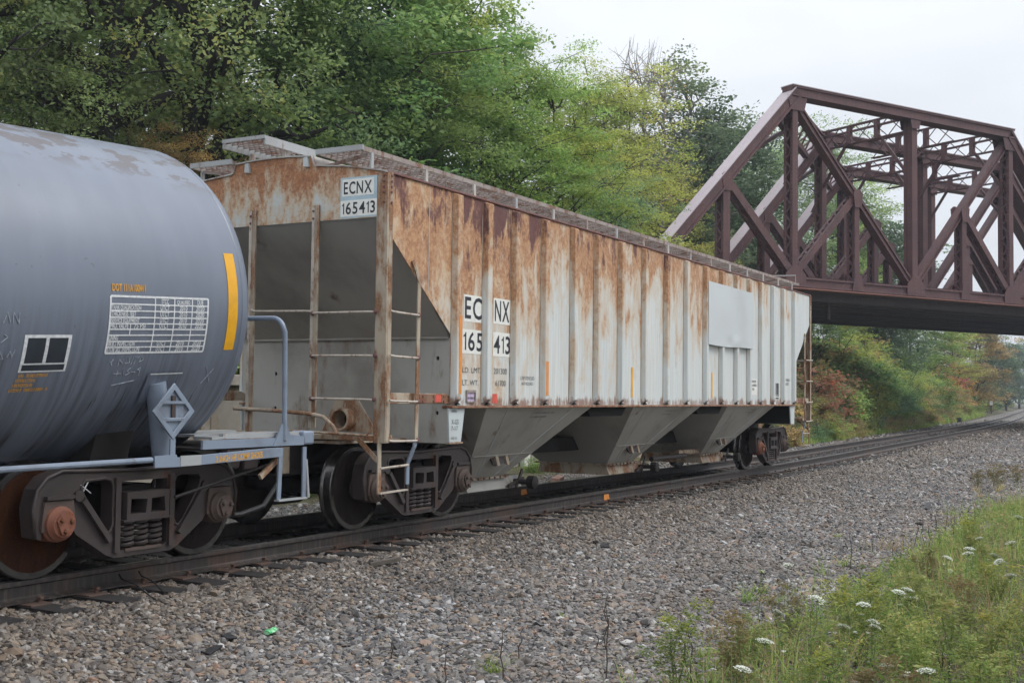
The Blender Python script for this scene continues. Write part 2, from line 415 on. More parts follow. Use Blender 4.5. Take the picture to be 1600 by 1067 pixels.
def rail_mat():
    g = G('rail_steel', .55)
    X, Y, Z = g.xyz()[:3]
    n = g.noise(g.map((14, 14, .6)), 1.6, 5, .65); b = g.noise(None, 1.1, 4)
    c = g.mix(g.rng(n, .45, .68), (.026, .021, .020), (.080, .064, .054)); c = g.mix(g.math('MULTIPLY', g.rng(b, .52, .7), .5), c, (.085, .042, .025))
    g.col(c); g.bump(n, .2, .004); return g.m
M['rail'] = rail_mat()
M['railtop'] = m_plain('running_surface_steel', (.22, .21, .205), .32, .7, .2, 4)
M['tie'] = painted('creosote_wood', (.024, .021, .021), .3, (.05, .036, .027), (.010, .010, .011), .75, 6)
M['plate'] = painted('tie_plate_iron', (.10, .060, .045), .6, (.17, .08, .045), (.035, .03, .028), .8, 9)
M['concrete'] = painted('weathered_concrete', (.30, .28, .24), .4, (.26, .20, .13), (.12, .11, .10), .9, 2.5)
M['whitewash'] = painted('whitewashed_concrete', (.70, .70, .68), .2, (.36, .31, .24), (.4, .38, .35), .85, 6)
M['rubber'] = m_plain('black_rubber', (.018, .018, .02), .6, 0, .3)
M['wood'] = painted('weathered_wood', (.10, .085, .07), .3, (.15, .11, .08), (.04, .035, .03), .9, 12)
M['redstone'] = m_plain('pink_sandstone', (.38, .22, .17), .85, 0, .2, 12, .3)
g = G('green_bottle_plastic', .18); g.col(g.mix(g.rng(g.noise(None, 24, 3), .4, .6), (.03, .42, .12), (.30, .62, .36))); M['bottle'] = g.m

# ------------------------------------------------------------------ terrain
def yc(x):
    """track centre line: straight by the cars, curving to the far side beyond them"""
    x = np.asarray(x, float)
    def ramp_int(a, b, s):      # integral of a slope ramping 0..s between a and b
        t = np.clip(x-a, 0, b-a); return s*t*t/(2*(b-a)) + s*np.clip(x-b, 0, None)
    return ramp_int(6, 16, .037)+ramp_int(48, 95, .046)
def smooth(t): t = np.clip(t, 0, 1); return t*t*(3-2*t)
def ground(x, y):
    x = np.asarray(x, float); y = np.asarray(y, float); t = y-yc(x)
    z = np.full(np.broadcast(x, y).shape, -.216)
    z = z-.189*smooth((-t-1.45)/1.5)-.035*np.clip(-t-3, 0, 3)
    z = z+.02*np.sin(x*.9+y*1.3)*smooth((-t-1.5)/1.5)+.025*np.sin(x*.31-y*.7+1)*smooth((-t-1.5)/1.5)
    z = z-.20*smooth((t-1.5)/1.2)
    wallk = smooth((24-x)/4)                          # terrace held by the retaining wall beside the cars
    hill_r = .42*np.clip(t-4.6, 0, 26)
    hill_l = 1.95*smooth((t-6.25)/.5)+.36*np.clip(t-7, 0, 30)
    z = z+wallk*hill_l+(1-wallk)*hill_r*smooth((330-x)/120+.25)
    return z
def gz(x, y): return float(ground(x, y))

xs = np.unique(np.concatenate([np.linspace(-60, -22, 20), np.linspace(-22, 30, 150), np.linspace(30, 100, 90), np.linspace(100, 420, 90), np.linspace(420, 2500, 12)]))
ys = np.unique(np.concatenate([np.linspace(-900, -40, 10), np.linspace(-40, -9, 20), np.linspace(-9, 9, 110), np.linspace(9, 60, 60), np.linspace(60, 1400, 14)]))
GX, GY = np.meshgrid(xs, ys, indexing='ij'); GZ = ground(GX, GY)
GZ = np.where((GX > -21) & (np.abs(GY-yc(GX)) > 6), GZ+.12*np.sin(GX*.8)*np.cos(GY*.9), GZ)
me = bpy.data.meshes.new('ground')
nx, ny = len(xs), len(ys)
V = np.stack([GX, GY, GZ], -1).reshape(-1, 3)
ii, jj = np.meshgrid(np.arange(nx-1), np.arange(ny-1), indexing='ij'); a0 = (ii*ny+jj).ravel()
Q = np.stack([a0, a0+ny, a0+ny+1, a0+1], -1)
me.from_pydata(V.tolist(), [], Q.tolist()); me.polygons.foreach_set('use_smooth', [True]*len(me.polygons))
at = me.attributes.new('gravel', 'FLOAT', 'POINT')
tt = (GY-yc(GX)); gm = smooth((4.0-tt)/.9)*smooth((tt+6.5+.4*(GX > 8)+.05*np.clip(GX, 0, 200))/.8)
at.data.foreach_set('value', gm.ravel().astype(np.float32))
g = G('ground_cover', .95)
vo = g.n('ShaderNodeTexVoronoi'); vo.inputs['Scale'].default_value = 17; g.l(g.obj, vo.inputs['Vector'])
hs = g.n('ShaderNodeSeparateColor'); g.l(vo.outputs['Color'], hs.inputs[0])
stc = g.ramp(hs.outputs[0], [(0, (.055, .053, .055)), (.35, (.125, .122, .125)), (.6, (.19, .18, .175)), (.8, (.22, .175, .13)), (1, (.36, .35, .34))])
big = g.noise(None, .35, 5, .6)
stc = g.mix(g.math('MULTIPLY', g.rng(big, .48, .66), .45), stc, (.085, .08, .082))
soil = g.mix(g.noise(None, .8, 6), (.050, .058, .022), (.095, .080, .042))
att = g.n('ShaderNodeAttribute'); att.attribute_name = 'gravel'
nb = g.noise(None, 2.2, 5); fac = g.rng(g.math('ADD', att.outputs['Fac'], g.math('MULTIPLY', g.math('SUBTRACT', nb, .5), .5)), .4, .6)
g.col(g.mix(fac, soil, stc)); g.bump(g.math('SUBTRACT', 1, vo.outputs['Distance']), .9, .04)
me.materials.append(g.m)
go = bpy.data.objects.new('ground', me); COL.objects.link(go); tag(go, 'gravelled ground and wooded hillside along the railway', 'ground', kind='structure')

# ------------------------------------------------------------------ railway track
rng = random.Random(7)
track = empty('railway_track', (0, 0, -.205), 'straight single railway track under both freight cars, curving away right', 'railway track')
RP = [(-.036, -.002), (.036, -.002), (.038, -.012), (.036, -.038), (.010, -.050), (.008, -.13), (.020, -.145), (.072, -.160), (.072, -.172),
      (-.072, -.172), (-.072, -.160), (-.020, -.145), (-.008, -.13), (-.010, -.050), (-.036, -.038), (-.038, -.012)]
st = [-26+2*i for i in range(16)]+[6+1.5*i for i in range(80)]+[126+6*i for i in range(80)]
for s in (-1, 1):
    def fn(u, v, x, s=s):
        y = float(yc(x)); return (x, y+s*.7535+u, v)
    rl = MB().sweep(RP, st, fn).build('rail', M['rail'], track, sharp=40)
    sp = [(-.030, -.0015), (.030, -.0015), (.026, .001), (-.026, .001)]
    MB().sweep(sp, st, fn).build('running_surface', M['railtop'], rl)
tie_me = MB().box(-.115, .115, -1.30, 1.30, -.18, 0).mesh('tie', M['tie'])
plate_me = MB().box(-.10, .10, -.19, .19, 0, .012).mesh('tie_plate', M['plate'])
spike_me = MB().box(-.012, .012, -.012, .012, 0, .03).box(-.016, .016, -.03, .012, .03, .045).mesh('spike', M['plate'])
TIES = []
x = -17.2; k = 0
while x < 62:
    TIES.append(x)
    y = float(yc(x)); a = math.atan(float(yc(x+.5)-yc(x-.5)))
    to = inst('tie', tie_me, track, (x, y+rng.uniform(-.05, .05), -.186+.205+rng.uniform(-.004, .004)), (0, 0, a+rng.uniform(-.012, .012)))
    for s in (-1, 1):
        if s == -1 or x > 8:
            inst('tie_plate', plate_me, to, (0, s*.7535, .0015))
        if s == -1 and x < 12:
            inst('spike', spike_me, to, (.05, s*.7535-.098, .012)); inst('spike', spike_me, to, (-.06, s*.7535+.098, .012), (0, 0, math.pi))
    x += .535+rng.uniform(-.03, .03); k += 1
for i, (x, y) in enumerate(((-1.0, -.7535), (-.97, .7535))):
    mb = MB().prism([(x-.11, -.143), (x-.02, -.146), (x+.05, -.14), (x+.10, -.144), (x+.08, -.055), (x+.02, -.052), (x-.09, -.056)], [], lambda u, v, w: (u, y-w-(.010 if v < -.14 else .0), v), .011, .0135)
    tag(mb.build('paint_mark', M['orange'], track), 'orange paint mark sprayed on the near rail' if i == 0 else 'orange paint mark on the far rail')

# ------------------------------------------------------------------ freight truck (bogie) parts
FRAME = [(-1.10, .36), (-1.13, .58), (-1.09, .73), (-1.0, .82), (-.86, .865), (-.5, .852), (0, .838), (.5, .852), (.86, .865), (1.0, .82), (1.09, .73), (1.13, .58), (1.10, .36),
         (1.03, .34), (1.035, .60), (.99, .635), (.79, .635), (.745, .60), (.745, .42), (.70, .35), (.58, .275), (.40, .16), (.31, .125), (-.31, .125), (-.40, .16), (-.58, .275), (-.70, .35),
         (-.745, .42), (-.745, .60), (-.79, .635), (-.99, .635), (-1.035, .60), (-1.03, .34)]
WIN = [(-.63, .770), (-.42, .778), (-.36, .76), (-.335, .70), (-.335, .40), (-.36, .345), (-.40, .335), (-.455, .385), (-.645, .66), (-.665, .73)]
MID = [(-.265, .745), (.265, .745), (.27, .20), (.23, .178), (-.23, .178), (-.27, .20)]
def coil(mb, cx, cy, z0, z1, r, w, turns):
    n = turns*12; mb.tube([(cx+r*math.cos(2*math.pi*i/12), cy+r*math.sin(2*math.pi*i/12), z0+(z1-z0)*i/n) for i in range(n+1)], w, 6); return mb
WP = [(.0, -.845), (.085, -.845), (.105, -.835), (.125, -.80), (.16, -.762), (.28, -.745), (.365, -.760), (.385, -.785), (.392, -.808), (.402, -.813)]
WT = [(.402, -.813), (.448, -.813), (.456, -.804), (.458, -.72), (.464, -.712), (.482, -.700), (.485, -.688), (.478, -.677), (.44, -.672), (.385, -.675)]
WB = [(.385, -.675), (.37, -.70), (.18, -.70), (.12, -.67), (.0, -.67)]
_cache = {}
def cached(key, fn):
    if key not in _cache: _cache[key] = fn()
    return _cache[key]
def truck(root, X, cap_mats, wheel_mats):
    o = base_of(root)
    for s in (-1, 1):
        fr_me = cached(('frame', s), lambda: MB().prism(FRAME, [WIN, [(-u, v) for u, v in WIN][::-1], MID], lambda u, v, w: (u, w, v), s*1.075, s*.935).mesh('side_frame', M['iron'], sharp=30))
        fr = inst('side_frame', fr_me, root, (X-o.x, 0-o.y, 0-o.z))
        b = fr.modifiers.new('bevel', 'BEVEL'); b.width = .016; b.segments = 2; b.limit_method = 'ANGLE'; b.angle_limit = R(50)
        def rim():
            m = MB()
            for loop in (FRAME[:13],): m.tube([(u*.992, s*1.077, v-.008) for u, v in loop], .017, 6)
            return m.mesh('frame_rim', M['iron'], sharp=180)
        inst('frame_rim', cached(('rim', s), rim), fr)
        for wi, loop in enumerate((WIN, [(-u, v) for u, v in WIN][::-1])):
            inst('window_rim', cached(('wrim', s, wi), lambda: MB().tube([(u, s*1.077, v) for u, v in loop+loop[:1]], .013, 6, False).mesh('window_rim', M['iron'], sharp=180)), fr)
        # casting ribs and lugs
        for sg in (-1, 1):
            inst('column_rib', cached(('r1', s, sg), lambda: MB().beam((sg*.30, s*1.08, .17), (sg*.30, s*1.08, .78), .055, .05, (0, 1, 0)).mesh('column_rib', M['iron'])), fr)
            inst('lug', cached(('r2', s, sg), lambda: MB().tube([(sg*.70, s*1.085, .655), (sg*.70, s*1.105, .655)], .045, 10).mesh('lug', M['iron'])), fr)
            inst('diagonal_rib', cached(('r3', s, sg), lambda: MB().beam((sg*.66, s*1.085, .62), (sg*.38, s*1.085, .27), .045, .07, (0, 1, 0)).mesh('diagonal_rib', M['iron'])), fr)
            inst('pedestal_lip', cached(('r4', s, sg), lambda: MB().box(sg*.889-.13, sg*.889+.13, *sorted((s*1.12, s*1.07)), .642, .672).mesh('pedestal_lip', M['iron'])), fr)
        def bolster():
            m = MB().prism([(-.235, .43), (.235, .43), (.235, .655), (-.235, .655)], [[(-.20, .475), (-.03, .475), (-.015, .59), (-.19, .60)], [(.03, .475), (.19, .475), (.18, .60), (.035, .59)]], lambda u, v, w: (u, w, v), s*1.135, s*.94)
            m.box(-.235, .235, s*.94, s*.93, .43, .655); m.box(-.27, .27, s*1.14, s*.95, .415, .43); return m.mesh('bolster_end', M['iron'])
        inst('bolster_end', cached(('bol', s), bolster), fr)
        for cx in (-.155, 0, .155):
            sm = cached(('spring', s), lambda: coil(MB(), 0, s*1.03, .19, .415, .062, .017, 5).mesh('coil_spring', M['iron']))
            inst('coil_spring', sm, fr, (cx, 0, 0))
        if s == -1:
            m = MB().box(-.2, .2, -1.09, -.96, .165, .19); inst('spring_seat', m.mesh('spring_seat', M['cap_dull']), fr)
        for j, bx in enumerate((-.889, .889)):
            cm = cap_mats[j]
            def cap(cm=cm):
                F_ = lambda a, b, w: (a, s*w, .457+b)
                m = MB().lathe([(.148, .95), (.148, 1.085), (.135, 1.10), (.135, 1.125), (.118, 1.14), (.105, 1.165), (0, 1.168)], 20, F_)
                return m.mesh('bearing_cap', cm)
            cp = inst('bearing_cap', cached(('cap', s, cm.name), cap), fr, (bx, 0, 0))
            def capend(cm=cm):
                pts = []
                for k in range(3):
                    for d in (-.35, 0, .35):
                        t = .4+k*2.094+d; pts.append((.088*math.cos(t), .457+.088*math.sin(t)))
                m = MB().prism(pts, [], lambda u, v, w: (u, w, v), s*1.166, s*1.186); return m.mesh('locking_plate', cm)
            inst('locking_plate', cached(('capend', s, cm.name), capend), cp)
            for k in range(3):
                t = .4+k*2.094
                bm_ = cached(('bolt', s, cm.name), lambda: MB().lathe([(.021, 1.18), (.021, 1.205), (.014, 1.212)], 6, lambda a, b, w: (a, s*w, b)).mesh('cap_screw', M['wheel_rust'] if cm is M['cap'] else cm))
                inst('cap_screw', bm_, cp, (.055*math.cos(t), 0, .457+.055*math.sin(t)))
            am = cached(('adapter', s), lambda: MB().prism([(-.155, .50), (-.135, .63), (.135, .63), (.155, .50), (.16, .40), (.125, .40), (.14, .47), (.09, .575), (-.09, .575), (-.14, .47), (-.125, .40), (-.16, .40)], [], lambda u, v, w: (u, w, v), s*1.10, s*.96).mesh('bearing_adapter', cm))
            inst('bearing_adapter', am, fr, (bx, 0, 0))
    for j, bx in enumerate((-.889, .889)):
        for s in (-1, 1):
            wm = wheel_mats[j] if s == -1 else M['wheel']
            def wh(wm=wm):
                F_ = lambda a, b, w: (a, -s*w, .457+b)
                m = MB().lathe(WP, 44, F_); m.lathe(WB, 44, F_); return m.mesh('wheel', wm)
            w = inst('wheel', cached(('wheel', s, wm.name), wh), root, (X+bx-o.x, -o.y, -o.z))
            tm = cached(('tread', s), lambda: MB().lathe(WT+WB[1:2], 44, lambda a, b, w: (a, -s*w, .457+b)).mesh('tread', M['tread']))
            inst('tread', tm, w)
        ax = cached('axle', lambda: MB().lathe([(.0, -.98), (.075, -.98), (.08, -.7), (.095, -.65), (.085, 0), (.095, .65), (.08, .7), (.075, .98), (0, .98)], 14, lambda a, b, w: (a, w, .457+b)).mesh('axle', M['iron_dark']))
        inst('axle', ax, root, (X+bx-o.x, -o.y, -o.z))
    bo = cached('bolster', lambda: MB().box(-.20, .20, -.95, .95, .42, .70).box(-.42, .42, -.32, .32, .66, .74).mesh('truck_bolster', M['iron_dark']))
    inst('truck_bolster', bo, root, (X-o.x, -o.y, -o.z))
    for sg in (-1, 1):
        bb = cached(('beam', sg), lambda: MB().beam((sg*.40, -.72, .36), (sg*.40, .72, .36), .10, .09).box(sg*.40-.03, sg*.40+.03, -.78, -.70, .28, .46).box(sg*.40-.03, sg*.40+.03, .70, .78, .28, .46).mesh('brake_beam', M['iron_dark']))
        inst('brake_beam', bb, root, (X-o.x, -o.y, -o.z))

# ------------------------------------------------------------------ covered hopper car
hop = empty('covered_hopper_car', (0, 0, 0), 'pale grey ribbed covered hopper car with rust streaks and black numbers', 'railcar')
YS, ZB, ZT, XE = 1.535, 1.366, 3.80, 8.22
RIBS = [-6.79, -6.11, -5.42, -4.63, -3.78, -3.03, -2.20, -1.31, -.41, .48, 1.41, 2.24, 3.06, 3.82, 4.55, 5.36, 6.08, 6.87]
RIBS = [x-.07 for x in RIBS]
for s in (-1, 1):
    P = lambda u, v, w: (u, w, v)
    y0, y1 = s*YS, s*(YS-.012)
    for a, b in zip(RIBS[:-1], RIBS[1:]):
        MB().prism([(a+.002, ZB), (b-.002, ZB), (b-.002, ZT), (a+.002, ZT)], [], P, y0, y1).build('side_panel', M['side'], hop)
    for e in (-1, 1):
        xr = RIBS[0] if e < 0 else RIBS[-1]
        o = [(e*XE, ZT), (e*(XE-.015), 3.19), (e*7.55, 2.66), (e*6.93, 2.16), (e*6.93, ZB), (xr+e*.002, ZB), (xr+e*.002, ZT)]
        if s == -1 or True: MB().prism(o, [], P, y0, y1).build('corner_panel', M['side'], hop)
    for x in RIBS:
        def rib(z0, z1):
            m = MB(); w0, w1, dp = .074, .050, .072
            A = [(x-w0, s*(YS+.001), z0-.02), (x-w1, s*(YS+dp), z0+.03), (x+w1, s*(YS+dp), z0+.03), (x+w0, s*(YS+.001), z0-.02)]
            B = [(x-w0, s*(YS+.001), z1), (x-w1, s*(YS+dp), z1-.02), (x+w1, s*(YS+dp), z1-.02), (x+w0, s*(YS+.001), z1)]
            m.add(A+B, [(0, 1, 5, 4), (1, 2, 6, 5), (2, 3, 7, 6), (0, 3, 2, 1), (4, 5, 6, 7)])
            return m
        rb = rib(1.405, 3.775).build('side_rib', M['side'], hop, bevel=.01, seg=2)
        if s == -1: MB().add([(x+.010, s*(YS+.045), 1.372), (x+.085, s*(YS+.045), 1.372), (x+.05, s*(YS+.004), 1.43), (x+.010, s*(YS+.004), 1.372), (x+.085, s*(YS+.004), 1.372)], [(0, 1, 2), (0, 2, 3), (1, 4, 2)]).build('rib_foot_shadow', M['hole'], rb)  # black triangle painted in for the shadow at the rib's foot
    m = MB().box(-6.95, 6.95, s*(YS-.10), s*(YS+.035), 1.335, 1.364); m.build('side_sill', M['sill'], hop, bevel=.006)
    MB().box(-XE, XE, s*(YS-.02), s*(YS+.018), 3.785, 3.812).build('eave_lip', M['lip'], hop, bevel=.006)
# weld seams on near panels, and rust strips painting in each rib's shadow line
for a, b in zip(RIBS[:-1], RIBS[1:]):
    MB().box(a+.105, a+.111, -YS-.004, -YS-.0005, 1.45, 3.76).build('seam_or_rib_shade', M['rib'], hop); MB().box(a-.092, a-.078, -YS-.003, -YS-.0005, 1.42, 3.77).build('seam_or_rib_shade', M['post'], hop)
MB().box(-7.42, -7.414, -YS-.004, -YS-.0005, 2.62, 3.78).build('seam_or_rib_shade', M['rib'], hop)
# patch plate welded over three bays, with a bent lower edge
m = MB(); nx_, nz_ = 30, 16; x0, x1 = 1.33, 3.81; vs = []
for i in range(nx_+1):
    for j in range(nz_+1):
        u, v = i/nx_, j/nz_; x = x0+(x1-x0)*u; z = (2.415-.012*math.sin(u*5.5))*(1-v)+(3.515-.02*u)*v
        bump = .016*math.exp(-((u-.60)/.10)**2-((v-.06)/.10)**2)-.018*math.exp(-((u-.47)/.07)**2-((v-.05)/.08)**2)+.007*math.sin(u*9)*(1-v)+.010*math.exp(-((u-.3)/.2)**2-((v-.6)/.3)**2)
        vs.append((x, -YS-.080-bump*1.3, z))
fs = [(i*(nz_+1)+j, (i+1)*(nz_+1)+j, (i+1)*(nz_+1)+j+1, i*(nz_+1)+j+1) for i in range(nx_) for j in range(nz_)]
N_ = len(vs); edge = [i*(nz_+1) for i in range(nx_+1)]
vb = [(vs[k][0], -YS-.073, vs[k][2]) for k in edge]
m.add(vs+vb, fs+[(edge[i], edge[i+1], N_+i+1, N_+i) for i in range(nx_)])
tag(m.build('patch_plate', M['patch'], hop, sharp=60), 'clean pale patch plate with a dented lower edge')
# roof
RPROF = [(-1.552, 3.80), (-1.49, 3.822), (-1.03, 3.905), (-.60, 3.945), (-.575, 3.955), (-.535, 4.055), (-.25, 4.075), (0, 4.08), (.25, 4.075), (.535, 4.055), (.575, 3.955), (.60, 3.945), (1.03, 3.905), (1.49, 3.822), (1.552, 3.80)]
m = MB(); n_ = len(RPROF)
m.add([(x, y, z+dz) for dz in (0, -.015) for x in (-XE-.02, XE+.02) for y, z in RPROF], [(i, i+1, n_+i+1, n_+i) for i in range(n_-1)]+[(2*n_+i+1, 2*n_+i, 3*n_+i, 3*n_+i+1) for i in range(n_-1)]+[(i, i+1, 2*n_+i+1, 2*n_+i) for i in range(n_-1)]+[(n_+i+1, n_+i, 3*n_+i, 3*n_+i+1) for i in range(n_-1)])
m.build('roof', M['roof'], hop)
for i, x in enumerate((-6.9, -4.6, -2.3, 0, 2.3, 4.6)):
    MB().prism([(-.30, 4.07), (-.30, 4.16), (-.26, 4.20), (.26, 4.20), (.30, 4.16), (.30, 4.07)], [], YZ, x, x+2.26).build('hatch_cover', M['galv'], hop, bevel=.01)
# running boards: frames, grating bars, brackets
for s in (-1, 1):
    ya, yb = s*.62, s*1.205; zt = 4.10
    wk = MB().box(-8.22, 8.40, yb-.012, yb+.012, zt-.05, zt).build('running_board', M['grating'], hop)
    MB().box(-8.22, 8.40, ya-.012, ya+.012, zt-.05, zt).build('running_board', M['grating'], hop)
    MB().box(-8.245, -8.222, min(ya, yb)-.02, max(ya, yb)+.02, zt-.045, zt+.012).build('end_rail', M['galv'], wk)
    MB().box(8.402, 8.425, min(ya, yb)-.02, max(ya, yb)+.02, zt-.045, zt+.012).build('end_rail', M['galv'], wk)
    gr = MB(); x = -8.20
    while x < 8.39: gr.box(x, x+.009, min(ya, yb)+.013, max(ya, yb)-.013, zt-.030, zt-.010); x += .095
    for k in range(1, 7): y = ya+(yb-ya)*k/7; gr.box(-8.221, 8.399, y-.004, y+.004, zt-.030, zt-.010)
    tag(gr.build('grating', M['grating'], wk), kind='stuff')
    for i in range(16):
        x = -8.08+1.06*i
        MB().box(x-.022, x+.022, yb-.035, yb-.013, 3.86, zt-.051).build('walkway_bracket', M['roof'] if i % 3 else M['galv'], hop)
        MB().beam((x, ya, 3.95), (x, yb-s*.04, zt-.065), .03, .03).build('walkway_brace', M['grating'], hop)
# raised centre platform over each end
for e in (-1, 1):
    xa, xb = sorted((e*8.42, e*7.55)); pl = MB().box(xa, xb, -.05, -.028, 4.19, 4.285).build('centre_platform', M['galv'], hop)
    MB().box(xa, xb, .545, .567, 4.19, 4.285).build('platform_side', M['galv'], pl); MB().box(xa-.012, xa, -.05, .567, 4.25, 4.29).build('platform_edge', M['galv'], pl)
    gr = MB()
    for k in range(9): gr.box(xa+.03+k*.095, xa+.040+k*.095, -.027, .544, 4.245, 4.268)
    for k in range(1, 8): gr.box(xa+.001, xb, -.03+.574*k/8-.005, -.03+.574*k/8+.005, 4.248, 4.266)
    tag(gr.build('platform_grating', M['grating'], pl), kind='stuff')
    for y in (.02, .50): MB().box(e*8.0-.03, e*8.0+.03, y-.02, y+.02, 4.07, 4.20).build('platform_leg', M['roof'], pl)
MB().tube([(8.25, -1.19, 4.10), (8.25, -1.19, 4.27), (8.25, -.62, 4.28), (8.25, -.62, 4.10)], .013, 6).build('roof_grab_iron', M['galv'], hop)
MB().tube([(7.3, -.62, 4.10), (7.3, -.62, 4.26), (8.1, -.62, 4.27), (8.1, -.62, 4.10)], .013, 6).build('roof_grab_iron', M['galv'], hop)
# ends
for e in (-1, 1):
    X = e*XE
    pr = [(-YS+.001, 3.335)]+[(y if abs(y) < 1.53 else math.copysign(YS-.001, y), z-.016) for y, z in RPROF]+[(YS-.001, 3.335)]
    en = MB().prism(pr, [], YZ, X, X-e*.014).build('end_sheet', M['end'], hop)
    MB().tube([(X-e*.02, y, z-.010) for y, z in RPROF], .014, 6).build('end_roof_flange', M['grating'], en)
    m = MB().add([(X-e*.004, -YS+.014, 3.336), (X-e*.004, YS-.014, 3.336), (e*6.93, YS-.014, 2.14), (e*6.93, -YS+.014, 2.14)], [(0, 1, 2, 3)])
    m.add([(X-e*.004, -YS+.014, 3.31), (X-e*.004, YS-.014, 3.31), (e*6.95, YS-.014, 2.125), (e*6.95, -YS+.014, 2.125)], [(0, 1, 2, 3)])
    m.build('slope_sheet', M['slope'], hop)
    hl = [[(yy+.022*math.cos(t*.785), zz+.026*math.sin(t*.785)) for t in range(8)] for yy, zz in ((-1.36, 1.90), (-1.36, 1.28), (1.0, 1.72), (1.0, 1.30))]
    MB().prism([(-YS+.014, .94), (YS-.014, .94), (YS-.014, 2.138), (-YS+.014, 2.138)], hl, YZ, e*6.93, e*6.915).build('bulkhead', M['bulk'], hop)
    MB().box(e*6.914-.0, e*6.85, -YS+.02, YS-.02, .95, 2.1).build('bulkhead_backing', M['hole'], hop)
    MB().beam((e*6.955, -YS+.03, 2.135), (e*6.955, YS-.03, 2.135), .03, .03).build('bulkhead_flange', M['grey'], hop)
    for s in (-1, 1):
        # corner post of folded plate: end flange and side flange
        cp = MB().box(*sorted((X-e*.014, X+e*.012)), *sorted((s*(YS+.022), s*(YS-.125))), .98, 3.80).build('corner_post', M['post'], hop, bevel=.006)
        MB().box(*sorted((X-e*.014, X-e*.085)), *sorted((s*(YS+.022), s*(YS+.004))), .98, 3.80).build('post_flange', M['post'], cp, bevel=.004)
        for k, z in enumerate((3.76, 3.70, 3.645, 3.59, 3.48)):
            MB().lathe([(.015, 0), (.013, .009), (0, .012)], 8, lambda a, b, w, z=z: (X+e*(.012+w), s*(YS-.035)+a, z+b)).build('rivet', M['lip'], cp)
            MB().lathe([(.015, 0), (.013, .009), (0, .012)], 8, lambda a, b, w, z=z: (X-e*.05+a, s*(YS+.022+w), z+b)).build('rivet', M['lip'], cp)
        # ladder on the side
        xl = e*7.69
        ls = [(e*7.74, s*(YS+.012), 2.92), (e*7.70, s*(YS+.03), 2.82), (e*7.64, s*(YS+.03), 2.70), (e*7.66, s*(YS+.03), 1.0)]
        st_ = MB()
        for p, q in zip(ls[:-1], ls[1:]): st_.beam(p, q, .055, .016, (0, 1, 0))
        sd = st_.build('ladder_stile', M['post'], hop)
        ls = [(e*7.66, s*(YS+.03), 1.0), (e*7.69, s*(YS+.03), .93), (e*7.71, s*(YS-.04), .74), (e*7.71, s*(YS-.04), .53)]
        st_ = MB()
        for p, q in zip(ls[:-1], ls[1:]): st_.beam(p, q, .055, .016, (0, 1, 0))
        st_.build('step_stile', M['blue'], sd)
        for z in (2.34, 1.88, 1.415, 1.0):
            MB().tube([(e*8.19, s*(YS+.05), z+.008), (e*8.13, s*(YS+.062), z), (e*7.72, s*(YS+.062), z-.006), (e*7.65, s*(YS+.045), z-.004)], .0125, 8).build('ladder_rung', M['rung'], sd)
            MB().lathe([(.026, 0), (.024, .014), (.012, .022), (0, .022)], 8, lambda a, b, w, z=z: (e*7.655+a, s*(YS+.042+w), z+b)).build('rung_bolt', M['lip'], sd)
        # stirrup under the corner
        sm = MB()
        lp = [(X, s*(YS-.05), 1.05), (X+e*.01, s*(YS-.04), .80), (X+e*.02, s*(YS-.03), .46)]
        for p, q in zip(lp[:-1], lp[1:]): sm.beam(p, q, .055, .016, (0, 1, 0))
        sr = sm.build('stirrup', M['post'], hop)
        MB().tube([(X, s*(YS-.03), .72), (e*7.71, s*(YS-.03), .735)], .013, 8).build('stirrup_rung', M['rung'], sr)
        MB().beam((X+e*.02, s*(YS-.03), .465), (e*7.74, s*(YS-.03), .475), .05, .014).build('stirrup_rung', M['rung'], sr)
        MB().beam((X+e*.03, s*(YS-.30), 1.02), (X+e*.03, s*(YS-.045), .80), .016, .05).build('stirrup_brace', M['post'], sr)
        # side sill extension with tag, bolster end plate
        bx = MB().prism([(e*8.15, 1.385), (e*6.90, 1.385), (e*6.90, 1.465), (e*7.0, 1.50), (e*8.15, 1.50)], [], lambda u, v, w: (u, w, v), s*(YS-.045), s*(YS-.015)).build('sill_extension', M['post'], hop, bevel=.005)
        MB().box(*sorted((e*7.55, e*7.02)), *sorted((s*(YS-.014), s*(YS-.006))), 1.395, 1.49).build('sill_splice', M['sill'], bx)
        for kx in (7.48, 7.27, 7.06):
            for kz in (1.415, 1.468):
                MB().lathe([(.013, 0), (.011, .009), (0, .011)], 7, lambda a, b, w, kx=kx, kz=kz: (e*kx+a, s*(YS-.006+w), kz+b)).build('rivet', M['lip'], bx)
        MB().prism([(e*6.965, ZB-.032), (e*6.615, ZB-.032), (e*6.69, .955), (e*6.935, .955)], [], lambda u, v, w: (u, w, v), s*YS, s*(YS-.02)).build('bolster_plate', M['rib'], hop)
        MB().box(*sorted((e*6.95, e*6.66)), *sorted((s*(YS+.012), s*(YS-.05))), .935, .953).build('bolster_flange', M['post'], hop)
    # posts and rungs on the end
    for y in (-.62, .26, 1.0):
        ep = MB().box(*sorted((X+e*.002, X+e*.030)), y-.045, y+.045, 1.06 if y > -.3 else 1.12, 3.51).build('end_post', M['post'], hop, bevel=.005)
        MB().box(*sorted((X+e*.0305, X+e*.036)), y+.005, y+.040, 1.12, 3.50).build('post_flange', M['rung'], ep)
        for z in (3.44, 3.36):
            MB().lathe([(.014, 0), (.012, .012), (0, .014)], 8, lambda a, b, w, z=z: (X+e*(.036+w), y+.02+a, z+b)).build('rivet', M['lip'], ep)
